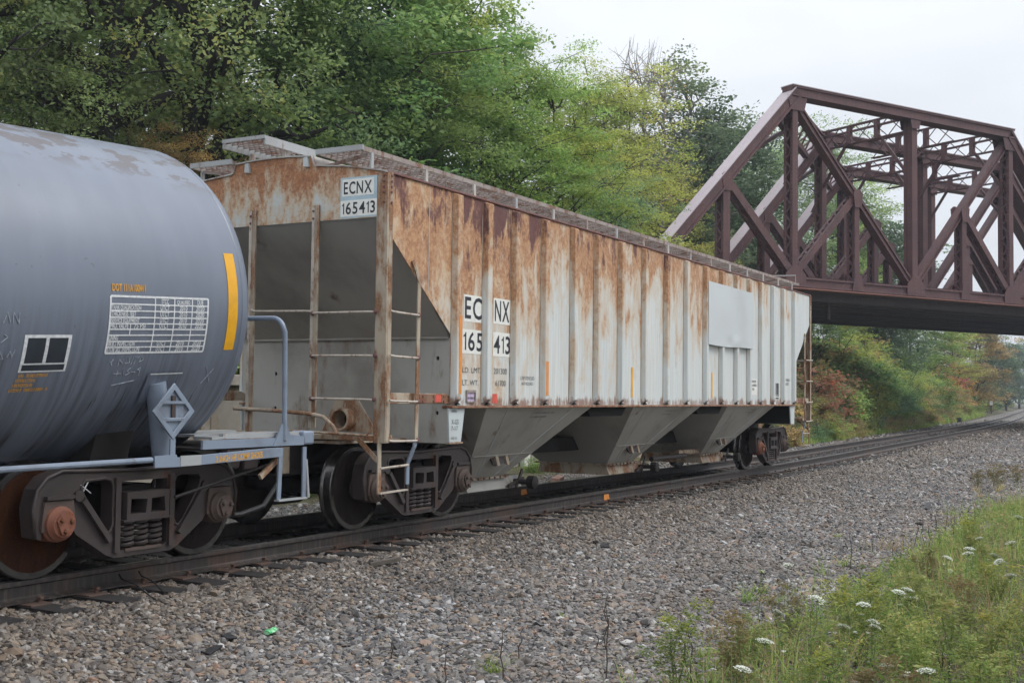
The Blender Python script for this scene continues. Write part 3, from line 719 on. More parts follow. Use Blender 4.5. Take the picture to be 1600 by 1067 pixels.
    for z in (2.34, 1.885, 1.43, 1.0):
        if z > 1.2:
            rg = MB().tube([(X+e*.035, -.60, z+.005), (X+e*.055, -.655, z+.002), (X+e*.055, -1.38, z-.002), (X+e*.03, -1.45, z-.006)], .0125, 8).build('end_rung', M['rung'], hop)
            for y in (-.615, -1.44): MB().lathe([(.026, 0), (.024, .014), (.012, .022), (0, .022)], 8, lambda a, b, w, z=z, y=y: (X+e*(.035+w), y+a, z+b)).build('rung_bolt', M['lip'], rg)
    MB().tube([(X+e*.04, .24, 2.40), (X+e*.055, .18, 2.38), (X+e*.055, -.54, 2.365), (X+e*.035, -.60, 2.36)], .012, 8).build('end_rung', M['rung'], hop)
    MB().box(*sorted((X+e*.02, X-e*.30)), -1.44, 1.44, 1.00, 1.055).build('end_sill', M['post'], hop, bevel=.006)
    MB().box(*sorted((X-e*.02, e*6.94)), -.95, .95, .955, .985).build('shear_plate', M['post'], hop)
    MB().box(*sorted((X+e*.25, e*6.0)), -.33, .33, .60, .95).build('centre_sill', M['iron_dark'], hop)
    MB().box(*sorted((X+e*.03, X+e*.25)), -.34, .34, .62, 1.0).build('striker', M['post'], hop, bevel=.01)
    MB().tube([(X+e*.05, .45, 1.31), (X+e*.07, -.25, 1.29), (X+e*.07, -.60, 1.27), (X+e*.06, -.80, 1.24), (X+e*.04, -.92, 1.14), (X, -.94, 1.04)], .022, 8).build('brake_pipe', M['post'], hop)
    MB().tube([(X+e*.06, -.2, 1.09), (X+e*.08, -.85, 1.07), (X+e*.08, -1.38, 1.06), (X+e*.05, -1.42, 1.12)], .014, 8).build('uncoupling_lever', M['post'], hop)
    # hollow centre stack with gusset wings
    gs = MB()
    for y in (-.72, -.10): gs.prism([(X-e*.3, 1.055), (e*6.94, 1.055), (e*6.94, 1.42), (e*7.25, 1.40)], [], lambda u, v, w: (u, w, v), y-.008, y+.008)
    MBs = MB().prism([(-.86, 1.055), (-.60, 1.42), (-.28, 1.42), (-.10, 1.055)], [[(-.46+.105*math.cos(t*.3927), 1.20+.105*math.sin(t*.3927)) for t in range(16)]], YZ, e*7.40, e*7.38)
    cs = MBs.build('gusset_plate', M['post'], hop)
    MB().lathe([(.125, 0), (.125, .16), (.105, .16), (.105, -.1), (.125, -.1)], 18, lambda a, b, w: (e*(7.40+w), -.46+a, 1.20+b), closed=True).build('sill_tube', M['post'], hop)
    MB().lathe([(0, 0), (.106, 0)], 18, lambda a, b, w: (e*(7.32+w), -.46+a, 1.20+b)).build('tube_mouth', M['hole'], cs)
# discharge hoppers
for bi, xc in enumerate((-4.57, -.15, 4.20)):
    T, Bt, yt, yb, zt, zb = 1.475, .49, 1.50, .60, 1.352, .385
    cn = [(xc-T, -yt, zt), (xc+T, -yt, zt), (xc+T, yt, zt), (xc-T, yt, zt), (xc-Bt, -yb, zb), (xc+Bt, -yb, zb), (xc+Bt, yb, zb), (xc-Bt, yb, zb)]
    hb = MB().add(cn, [(0, 1, 5, 4), (1, 2, 6, 5), (2, 3, 7, 6), (3, 0, 4, 7)]).build('discharge_bay', M['grey'], hop)
    gt = MB().prism([(-.66, .22), (-.60, .385), (.60, .385), (.66, .22)], [], YZ, xc-Bt-.02, xc+Bt+.45).build('outlet_gate', M['post'] if bi else M['grey'], hop, bevel=.006)
    MB().box(xc-Bt-.06, xc+Bt+.05, -.68, .68, .375, .398).build('gate_flange', M['post'], gt)
    MB().tube([(xc+Bt+.30, -.95, .30), (xc+Bt+.30, .95, .30)], .035, 8).build('gate_shaft', M['iron'], gt)
    MB().lathe([(.05, -.98), (.09, -.96), (.09, -.86), (.05, -.84)], 10, lambda a, b, w: (xc+Bt+.30+a, w, .30+b)).build('gate_capstan', M['iron_dark'], gt)
    MB().beam((xc+Bt+.02, -.69, .25), (xc+Bt+.45, -.69, .33), .02, .05).build('gate_link', M['iron'], gt)
    MB().beam((xc+Bt+.22, -.70, .22), (xc+Bt+.40, -.70, .46), .02, .05).build('gate_link', M['iron'], gt)
    yz = lambda z: -yb-(z-zb)/(zt-zb)*(yt-yb)
    for f in (-.42, .42):
        MB().beam((xc+f*.55, yz(.42)-.003, .42), (xc+f*2.2, yz(1.33)-.003, 1.33), .008, .014, (0, -1, .93)).build('seam_or_rib_shade', M['rib'], hb)
    MB().beam((xc-Bt-.30, yz(.70)-.006, .70), (xc+Bt+.30, yz(.70)-.006, .70), .010, .02, (0, -1, .93)).build('seam_or_rib_shade', M['grey'], hb)
    for k in range(7): MB().lathe([(.016, 0), (.013, .010), (0, .013)], 7, lambda a, b, w: (xc-Bt+.06+k*.145+a, -.683-w, .387+b)).build('flange_bolt', M['iron'], gt)
    tag(MB().obox((xc-.05, -.865, .66), (.22, 0, .03), (0, .025, .02), (-.01, .02, .05)).build('vibrator_bracket', M['iron'], hb))
    for k in range(2): MB().obox((xc-.18+.26*k, -.885, .655), (.035, 0, .0), (0, .03, .01), (0, .02, .075)).build('bracket_lug', M['post'], hb)
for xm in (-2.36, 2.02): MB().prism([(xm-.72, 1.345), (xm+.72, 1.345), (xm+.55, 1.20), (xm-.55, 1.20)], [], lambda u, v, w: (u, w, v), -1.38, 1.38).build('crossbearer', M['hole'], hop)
MB().box(-6.9, 6.9, -.22, .22, .62, .84).build('centre_sill', M['iron_dark'], hop)
MB().tube([(2.6, -.55, .46), (4.9, -.55, .44)], .05, 10).build('brake_rigging_rod', M['post'], hop)
MB().tube([(1.2, -.62, .40), (2.9, -.60, .40)], .045, 10).build('brake_rigging_rod', M['iron'], hop)
truck(hop, -6.814, (M['cap_dull'], M['cap_dull']), (M['wheel'], M['wheel']))
truck(hop, 6.814, (M['cap'], M['cap_dull']), (M['wheel'], M['wheel']))
# lettering and tags on the near side
def decal(x0, x1, z0, z1, mat, name='decal', d=.0025): return MB().box(x0, x1, -YS-d, -YS-.0004, z0, z1).build(name, mat, hop)
def stxt(t, x, z, h, mat, w=None, d=.004, name='lettering'):
    return (glyphs if h > .1 else text)(MB(), t, lambda u, v: (x+u, -YS-d, z+v), h, w).build(name, mat, hop)
decal(-6.665, -6.235, 2.335, 2.645, M['white']); decal(-5.985, -5.565, 2.345, 2.655, M['white'])
decal(-6.69, -6.225, 1.965, 2.245, M['white']); decal(-5.985, -5.535, 1.955, 2.245, M['white'])
stxt('EC', -6.645, 2.375, .24, M['black'], .385); stxt('NX', -5.955, 2.385, .24, M['black'], .355)
stxt('165', -6.67, 2.005, .205, M['black'], .435); stxt('413', -5.97, 1.995, .205, M['black'], .40)
MB().box(-6.872, -6.812, -YS-.0755, -YS-.073, 1.50, 2.385).build('reflector_strip', M['orange'], hop)
MB().box(-4.735, -4.665, -YS-.0755, -YS-.073, 1.49, 1.93).build('reflector_strip', M['orange'], hop)
for x in (-1.80, 1.735, 4.68): decal(x-.035, x+.035, 1.48, 1.93, M['yellow'], 'reflector_strip', .004)
decal(6.83, 6.90, 1.50, 2.35, M['orange'], 'reflector_strip', .004)
stxt('LD. LMT.', -6.68, 1.745, .062, M['stencil'], .42); stxt('201300', -5.965, 1.745, .07, M['stencil'], .32)
stxt('LT. WT.', -6.68, 1.60, .062, M['stencil'], .36); stxt('61700', -5.92, 1.60, .068, M['stencil'], .25)
stxt('C-PEP STENCILED-', -5.30, 1.685, .045, M['stencil'], .38); stxt('NOT REQUIRED', -5.26, 1.62, .045, M['stencil'], .30)
MB().prism([(-6.60, 1.40), (-6.395, 1.40), (-6.395, 1.545), (-6.60, 1.545)], [[(-6.585, 1.415), (-6.41, 1.415), (-6.41, 1.515), (-6.585, 1.515)]], lambda u, v, w: (u, w, v), -YS-.02, -YS-.001).build('card_holder', M['grating'], hop)
decal(-6.583, -6.50, 1.417, 1.513, M['lilac'], 'route_card', .004); decal(-6.494, -6.412, 1.417, 1.513, M['lilac'], 'route_card', .004)
scrawl(MB(), lambda u, v: (-6.575+u, -YS-.0055, 1.435+v), .15, .03, 8).build('lettering', M['black'], hop)
decal(-5.985, -5.875, 1.395, 1.505, M['red'], 'warning_label')
MB().box(-7.235, -7.12, -YS+.004, -YS+.0065, 1.405, 1.485).build('red_tag', M['red'], hop)
decal(3.93, 4.32, 1.55, 1.86, M['white'], 'service_label'); 
for i in range(3): scrawl(MB(), lambda u, v: (3.97+u, -YS-.0045, 1.79-.075*i+v), .30 if i < 2 else .16, .045, 11+i).build('lettering', M['stencil'], hop)
decal(5.50, 5.78, 1.48, 1.80, M['black'], 'consolidated_stencil')
for z0_, z1_, xa_, xb_ in ((1.51, 1.53, 5.51, 5.77), (1.56, 1.565, 5.51, 5.77), (1.56, 1.79, 5.635, 5.645)): decal(xa_, xb_, z0_, z1_, M['white'], 'stencil_line', .0045)
scrawl(MB(), lambda u, v: (5.53+u, -YS-.005, 1.535+v), .2, .02, 5).build('lettering', M['white'], hop)
for i in range(2): scrawl(MB(), lambda u, v: (6.25+u, -YS-.004, 1.85-.08*i+v), .3-.08*i, .05, 21+i).build('lettering', M['stencil'], hop)
stxt('X-GS', -6.90, 1.155, .055, M['stencil'], .15, .003); stxt('7-17', -6.905, 1.085, .05, M['stencil'], .14, .003)
for i, z_ in enumerate((1.29, .985)): scrawl(MB(), lambda u, v: (-6.90+u, -YS-.003, z_+v), .13, .025, 31+i).build('lettering', M['stencil'], hop)
# end numbers (read towards +Y = left to right seen from the near end)
def etxt(t, y, z, h, mat, w): return glyphs(MB(), t, lambda u, v: (-XE-.005, y-u, z+v), h, w).build('lettering', mat, hop)
MB().box(-XE-.0016, -XE-.0002, -1.405, -.93, 3.345, 3.775).build('decal', M['decalblue'], hop)
MB().box(-XE-.0032, -XE-.0018, -1.365, -.955, 3.575, 3.755).build('decal', M['white'], hop)
MB().box(-XE-.0032, -XE-.0018, -1.41, -.935, 3.36, 3.53).build('decal', M['white'], hop)
etxt('ECNX', -.975, 3.60, .125, M['black'], .365); etxt('165413', -.955, 3.385, .12, M['black'], .43)
for y in (.36, -.47): MB().prism([(y-.04, 3.93), (y+.035, 3.94), (y+.03, 4.035), (y-.02, 4.04)], [], YZ, -XE-.03, -XE-.001).build('lift_lug', M['rib'], hop)
for i in range(4):
    zz = 2.52-.055*i; xx = -6.93-(zz-2.14)*1.079
    scrawl(MB(), lambda u, v: (xx-.010-v*.73, -.86-u, zz+v*.68+.004), .34-.03*(i % 2), .034, 41+i).build('lettering', M['stencil'], hop)
# worn lines of lettering on the discharge bays
for k, xc in enumerate((-4.3, .2, 4.5)):
    for i in range(2): scrawl(MB(), lambda u, v: (xc-.4+u, -1.41-v*.68-.006+.05*i, 1.255-.054*i+v*.73), .6-.2*i, .03, 51+k*2+i).build('lettering', M['stencil'], hop)

# ------------------------------------------------------------------ tank car
tank = empty('tank_car', (-11.03, 0, 0), 'smooth blue-grey tank car at the left, nearest the camera', 'railcar')
TC, TT, TR, HD = Vector((-10.306, 0, 2.31)), .051, 1.469, .497
AX = Vector((math.cos(TT), 0, math.sin(TT))); ZT_ = Vector((-math.sin(TT), 0, math.cos(TT)))
def tp(s, phi, d=0.0):
    """point on the shell: s metres along it from the head seam, phi degrees above the near side's middle"""
    r = TR+d
    if s > 0: r = TR*math.sqrt(max(0, 1-(s/HD)**2))+d
    return TC+AX*s+Vector((0, -1, 0))*(r*math.cos(R(phi)))+ZT_*(r*math.sin(R(phi)))
m = MB(); prof = [(TR, -7.2), (TR, -5), (TR, -3), (TR, -1.5), (TR, 0)]+[(TR*math.cos(t), HD*math.sin(t)) for t in [math.pi/2*k/14 for k in range(1, 14)]]+[(0.0, HD)]
m.lathe(prof, 96, lambda a, b, w: TC+AX*w+Vector((0, a, 0))+ZT_*b)
mid = TC+AX*(-7.2)
m.lathe([(TR, 0), (TR, -7.2)]+[(TR*math.cos(t), -7.2-HD*math.sin(t)) for t in [math.pi/2*k/8 for k in range(1, 8)]]+[(0.0, -7.2-HD)], 48, lambda a, b, w: mid+Vector((math.cos(TT), 0, -math.sin(TT)))*w+Vector((0, a, 0))+Vector((math.sin(TT), 0, math.cos(TT)))*b)
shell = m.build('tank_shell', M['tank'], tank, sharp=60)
seam = MB().lathe([(TR+.0005, -.012), (TR+.004, -.004), (TR+.004, .004), (TR+.0005, .010)], 96, lambda a, b, w: TC+AX*w+Vector((0, a, 0))+ZT_*b); seam.build('head_seam', M['tank'], shell)
for sw in (-2.55, -5.1): MB().lathe([(TR+.0005, sw-.02), (TR+.004, sw-.008), (TR+.004, sw+.008), (TR+.0005, sw+.02)], 96, lambda a, b, w: TC+AX*w+Vector((0, a, 0))+ZT_*b).build('weld_ring', M['tank'], shell)
def strip(s0, s1, p0, p1, d=.003, n=16, m=None, s2=None, s3=None):
    m = m or MB(); o = len(m.v)
    for i in range(n+1):
        f = i/n; p = p0+(p1-p0)*f
        a = s0 if s2 is None else s0+(s2-s0)*f; b = s1 if s3 is None else s1+(s3-s1)*f
        m.v.append(tuple(tp(a, p, d))); m.v.append(tuple(tp(b, p, d)))
    for i in range(n): m.f.append((o+2*i, o+2*i+1, o+2*i+3, o+2*i+2))
    return m
strip(-.185, -.065, -17.6, 15.8).build('reflector_strip', M['yellow'], tank)
DEG = 180/math.pi/TR
tx = lambda s, p: (lambda u, v: tp(s+u, p+v*DEG, .0035))
text(MB(), 'DOT 111A100W1', tx(-1.485, 1.2), .06, .345, bold=.03).build('lettering', M['amber'], tank)
# qualification table
tb = MB(); TS0, TS1, TP0, TP1 = -1.50, -.435, -.4, -18.0
row = [0, .17, .285, .39, .50, .61, .705, .805, .905, 1.0]
rows = [TP0+(TP1-TP0)*q for q in (0, .135, .25, .365, .475, .575, .68, .79, .895, 1.0)]
cols = [TS0+(TS1-TS0)*q for q in (0, .435, .635, .825, 1.0)]
for i, p in enumerate(rows):
    strip(TS0, TS1, p-.22*(1.5 if i in (0, 9) else 1), p+.22*(1.5 if i in (0, 9) else 1), .003, 1, tb)
for i, c in enumerate(cols):
    w = .006*(1.5 if i in (0, 4) else 1); strip(c-w, c+w, TP1, TP0, .0031, 10, tb)
strip(TS0+.21, TS0+.219, rows[6], rows[4], .0031, 3, tb)
tbo = tb.build('qualification_table', M['tabwhite'], tank)
cells = [(1, 0, 'TANK QUALIFICATION', .30), (2, 0, 'THICKNESS TEST', .25), (3, 0, 'SERVICE EQUIPMENT', .29), (4, 0, 'PRD. VALVE', .18), (6, 0, 'LINING', .09), (7, 0, '88.B.2 INSPECTION', .27), (8, 0, 'STUB SILL INSPECTION', .33),
         (0, 1, 'STCC', .08), (0, 2, 'QUALIFIED', .15), (0, 3, 'DUE', .07)]
for r_ in (1, 2, 3, 4, 7, 8): cells += [(r_, 1, 'UTCT', .10), (r_, 2, '2010', .09), (r_, 3, '2020', .10)]
for r_, c_, t, w in cells:
    x = cols[c_]+(.012 if c_ == 0 else (cols[c_+1]-cols[c_]-w)/2); text(MB(), t, tx(x, rows[r_+1]+.40), .040, w, bold=.02).build('lettering', M['tabwhite'], tbo)
text(MB(), '75 PSI', tx(TS0+.25, rows[5]+.40), .040, .12, bold=.02).build('lettering', M['tabwhite'], tbo)
# built panel
pb = strip(-2.265, -1.845, -23.4, -12.2, .003, 10).build('built_panel', M['tabwhite'], tank)
strip(-2.235, -2.075, -20.6, -13.1, .0045, 8).build('panel_field', M['panelblack'], pb)
strip(-2.045, -1.875, -20.6, -13.1, .0045, 8).build('panel_field', M['panelblack'], pb)
strip(-2.245, -1.865, -22.9, -21.1, .0045, 3).build('panel_field', M['panelblack'], pb)
for t, s_, p_, w in (('ABCX', -2.225, -14.6, .075), ('ABCX', -2.225, -15.9, .075), ('BLT-', -2.235, -22.6, .08), ('01-2000', -2.02, -22.6, .135)):
    text(MB(), t, tx(s_, p_), .030, w).build('lettering', M['white'], pb)
for i, w in enumerate((.26, .17, .20, .33)): scrawl(MB(), tx(-2.25-.015*i, -24.9-1.55*i), w, .026, 61+i).build('lettering', M['amber'], tank)
# chalk marks
def chalk(strokes, s, p, k=1.0):
    m = MB()
    for st_ in strokes:
        for (a, b), (c, d) in zip(st_[:-1], st_[1:]):
            q0, q1 = tp(s+a*k, p+b*k*DEG, .003), tp(s+c*k, p+d*k*DEG, .003); m.beam(q0, q1, .003, .006, (0, -1, 0))
    m.build('chalk_mark', M['chalk'], tank)
chalk([[(0, .06), (-.02, .03), (0, 0)], [(.06, 0), (.06, .06), (.10, .02), (.10, .07)], [(.13, .02), (.17, .03), (.15, .07)], [(.19, 0), (.20, .08)], [(.22, 0), (.23, .07), (.26, .07)], [(.27, .03), (.31, .05), (.29, .08), (.27, .03)]], -1.40, -22.3)
chalk([[(0, .02), (.08, .02)], [(.04, 0), (.03, .05)], [(.11, 0), (.10, .06)], [(.13, 0), (.17, .02), (.14, .04), (.17, .07)], [(.19, .03), (.23, .03)], [(.28, 0), (.28, .07), (.25, .05), (.28, .04)], [(.02, -.09), (.25, -.05), (.10, -.08)]], -1.36, -25.6, .95)
chalk([[(0, .12), (.09, -.02)], [(.09, .10), (0, -.03)]], -.34, -28.6, 1.1)
chalk([[(0, 0), (.03, .08), (.06, 0)], [(.08, 0), (.08, .08), (.13, 0), (.13, .08)], [(.0, -.14), (.05, -.10), (.02, -.08)], [(-.02, -.26), (.04, -.26), (.0, -.20)], [(.07, -.25), (.09, -.20), (.11, -.25), (.13, -.19)]], -2.46, -9.0, 1.0)
# bracket pad and saddle
strip(-1.0, -.60, -36, -25.2, .014, 6).build('saddle_pad', M['tank'], tank)
strip(-.98, -.62, -25.4, -25.0, .02, 1).build('pad_edge', M['tabwhite'], tank)
MB().tube([(-11.12, -1.27, 1.56), (-11.05, -1.25, 1.25), (-10.97, -1.22, .90)], [.085, .085, .085], 14).build('jacking_leg', M['blue'], tank)
MB().prism([(-.85, .78), (.85, .78), (1.0, 1.30), (.9, 1.15), (.4, .98), (-.4, .98), (-.9, 1.15), (-1.0, 1.30)], [], YZ, -11.45, -11.05).build('body_bolster', M['iron_dark'], tank)
MB().prism([(-11.9, .98), (-9.75, .98), (-9.6, .72), (-11.9, .62)], [], lambda u, v, w: (u, w, v), -.32, .32).build('stub_sill', M['iron_dark'], tank)
# placard holder on its post
def plac(cx, y, cz):
    dm = lambda k: [(cx, cz+.235*k), (cx+.235*k, cz), (cx, cz-.235*k), (cx-.235*k, cz)]
    h1 = [(cx, cz+.175), (cx+.088, cz+.085), (cx-.088, cz+.085)]
    h2 = [(cx-.125, cz+.058), (cx+.125, cz+.058), (cx+.172, cz+.008), (cx+.115, cz-.052), (cx-.115, cz-.052), (cx-.172, cz+.008)]
    h3 = [(cx-.088, cz-.080), (cx+.088, cz-.080), (cx, cz-.172)]
    p = MB().prism(dm(1), [h1, h2, h3], lambda u, v, w: (u, w, v), y, y+.02).build('placard_holder', M['blue'], tank, bevel=.005, seg=2)
    MB().prism(dm(.93), [], lambda u, v, w: (u, w, v), y+.021, y+.025).build('placard_back', M['blue'], p)
    MB().box(cx-.02, cx+.02, y+.004, y+.018, cz-.07, cz+.13).build('placard_clip', M['iron'], p)
    MB().box(cx-.028, cx+.028, y+.006, y+.022, .94, cz-.222).build('placard_post', M['blue'], p)
plac(-11.10, -1.47, 1.325)
# side handrail and blade with stencil, crossover platform, end handrail, step
MB().tube([(-13.6, -1.44, .925), (-12.7, -1.45, .925), (-11.32, -1.45, .935)], .024, 10).build('side_handrail', M['blue'], tank)
bl = MB().prism([(-11.30, .87), (-11.30, .965), (-11.06, .97), (-11.05, .945), (-9.92, .985), (-9.72, .985), (-9.72, .90), (-11.02, .865)], [], lambda u, v, w: (u, w, v), -1.47, -1.452).build('step_rail', M['blue'], tank, bevel=.003)
MB().box(-11.02, -10.78, -1.476, -1.4705, .872, .958).build('data_plate', M['galv'], bl)
text(MB(), '2 INCH HF COMP SHOES', lambda u, v: (-10.60+u, -1.4715, .885+u*.035+v), .058, .60, bold=.03).build('lettering', M['amber'], bl)
pf = MB().box(-10.75, -9.42, -1.46, -1.435, 1.0, 1.075).build('platform_rail', M['blue'], tank)
MB().box(-10.7, -9.40, -1.43, 1.43, .985, 1.005).build('platform_beam', M['iron_dark'], tank)
for i, y in enumerate((-1.30, -1.0, -.70, -.4)):
    MB().box(-10.6+.1*i, -9.30, y-.12, y+.10, 1.080+.012*(i % 2), 1.10+.012*(i % 2)).build('platform_board', M['galv'], pf)
MB().box(-10.45, -9.22, -1.41, -1.36, 1.101, 1.125).build('platform_kerb', M['galv'], pf)
MB().box(-9.42, -9.26, -1.47, -1.30, 1.0, 1.13).build('platform_end_casting', M['blue'], pf, bevel=.02, seg=2)
MB().prism([(-9.86, 1.0), (-9.42, 1.0), (-9.42, 1.08), (-9.62, 1.10), (-9.68, 1.20), (-9.74, 1.20), (-9.82, 1.06)], [], lambda u, v, w: (u, w, v), -1.472, -1.455).build('rail_foot', M['blue'], tank)
hr = [(-9.70, -1.465, 1.05), (-9.71, -1.465, 1.6), (-9.72, -1.465, 2.05)]
for k in range(1, 7):
    t = math.pi/2*k/6; hr.append((-9.735, -1.465+.13*(1-math.cos(t)), 2.05+.13*math.sin(t)))
hr += [(-9.74, -.95, 2.185), (-9.74, .2, 2.185)]
MB().tube(hr, .024, 10).build('end_handrail', M['blue'], tank)
st_ = MB()
for p, q in (((-9.74, -1.46, .98), (-9.76, -1.46, .50)), ((-9.40, -1.46, .98), (-9.40, -1.46, .50))): st_.beam(p, q, .05, .016, (0, 1, 0))
sp_ = st_.build('stirrup', M['blue'], tank)
MB().beam((-9.785, -1.46, .50), (-9.375, -1.46, .50), .06, .016).build('stirrup_rung', M['galv'], sp_)
MB().tube([(-9.36, -1.45, .86), (-9.33, -1.46, .50)], .016, 8).build('chain_guard', M['galv'], sp_)
MB().beam((-9.95, -1.40, .72), (-9.72, -1.40, .87), .03, .05).build('wooden_wedge', M['post'], tank)
MB().tube([(-10.9, -1.30, .60), (-9.75, -1.38, .84)], .014, 6).build('uncoupling_rod', M['iron_dark'], tank)
# couplers and air hoses between the cars
MB().box(-9.75, -9.10, -.11, .11, .74, .92).build('coupler_shank', M['iron_dark'], tank, bevel=.02)
MB().prism([(-.24, .70), (.22, .70), (.26, .98), (-.28, .98)], [[(-.12, .76), (-.02, .76), (-.02, .83), (-.12, .83)], [(-.12, .86), (-.02, .86), (-.02, .93), (-.12, .93)]], YZ, -9.12, -8.92).build('coupler_head', M['iron'], tank, bevel=.02)
MB().prism([(-.26, .68), (.22, .68), (.24, .96), (-.28, .96)], [], YZ, -8.90, -8.66).build('coupler_head', M['iron'], hop, bevel=.02)
MB().box(-8.66, -8.2, -.11, .11, .72, .90).build('coupler_shank', M['iron_dark'], hop, bevel=.02)
hz = [(-9.35, -.45, .80), (-9.32, -.50, .66), (-9.45, -.55, .48), (-9.62, -.52, .36), (-9.75, -.48, .30)]
MB().tube(hz, .03, 8).build('air_hose', M['rubber'], tank)
MB().tube([(-8.55, -.42, .85), (-8.60, -.48, .55), (-8.85, -.50, .33), (-9.2, -.50, .27), (-9.7, -.48, .29)], .026, 8).build('air_hose', M['rubber'], hop)
truck(tank, -11.03, (M['cap'], M['cap_dull']), (M['wheel_rust'], M['wheel']))
# chalk cross on the side frame
MB().beam((-11.70, -1.079, .74), (-11.60, -1.079, .67), .004, .012, (0, -1, 0)).beam((-11.69, -1.079, .66), (-11.63, -1.079, .76), .004, .012, (0, -1, 0)).build('chalk_mark', M['tabwhite'], tank)

# ------------------------------------------------------------------ truss bridge over the track
BA = R(-29.0); BD = Vector((math.cos(BA), math.sin(BA), 0)); BN = Vector((BD.y, -BD.x, 0))     # BN points to the near side
B0 = Vector((41.92, 5.79, 0))
bp = lambda s, o, z: B0+BD*s+BN*o+Vector((0, 0, z))
br = empty('railway_truss_bridge', bp(4.9, -6.4, -.4), 'rust-brown riveted steel truss railway bridge crossing over the track', 'bridge')
ZBC, ZTC, PAN = 7.12, 16.45, 8.62
def laced(p0, p1, w, d, name, lat=True, mat='bridge'):
    """two channels with lacing between: w across the truss plane (BN), d in the plane"""
    p0, p1 = Vector(p0), Vector(p1); ax = (p1-p0).normalized(); L = (p1-p0).length; sd = ax.cross(BN).normalized()
    m = MB()
    for q in (-1, 1):
        m.obox((p0+p1)/2+BN*(q*w/2), ax*L/2, sd*d/2, BN*.022)
        for sg in (-1, 1): m.obox((p0+p1)/2+BN*(q*(w/2-.07))+sd*(sg*(d/2-.012)), ax*L/2, BN*.07, sd*.014)
    o = m.build(name, M[mat], br)
    if lat:
        lm = MB(); n = max(2, int(L/(w*.75))); fl = 1
        for q in (-1, 1):
            for i in range(n):
                a = p0+ax*(L*i/n)+BN*(fl*(w/2-.08)); b = p0+ax*(L*(i+1)/n)-BN*(fl*(w/2-.08)); fl = -fl
                lm.beam(a+sd*(q*(d/2+.005)), b+sd*(q*(d/2+.005)), .09, .018, sd)
        tag(lm.build('lacing', M[mat], o), kind='stuff')
    return o
def boxm(p0, p1, w, d, name, cover=True, mat='bridge'):
    """box chord: w across (BN), d in the truss plane, cover plate on the upper side, lacing holes below"""
    p0, p1 = Vector(p0), Vector(p1); ax = (p1-p0).normalized(); L = (p1-p0).length; up = BN.cross(ax).normalized()
    if up.z < 0: up = -up
    m = MB().obox((p0+p1)/2, ax*L/2, BN*(w/2-.04), up*d/2)
    for sg in (-1, 1):
        for q in (-1, 1): m.obox((p0+p1)/2+BN*(sg*(w/2-.005))+up*(q*(d/2-.05)), ax*L/2, BN*.035, up*.05)
    o = m.build(name, M[mat], br)
    if cover: MB().obox((p0+p1)/2+up*(d/2+.022), ax*(L/2+.02), BN*(w/2+.06), up*.02).build('cover_plate', M['cover'], o)
    return o
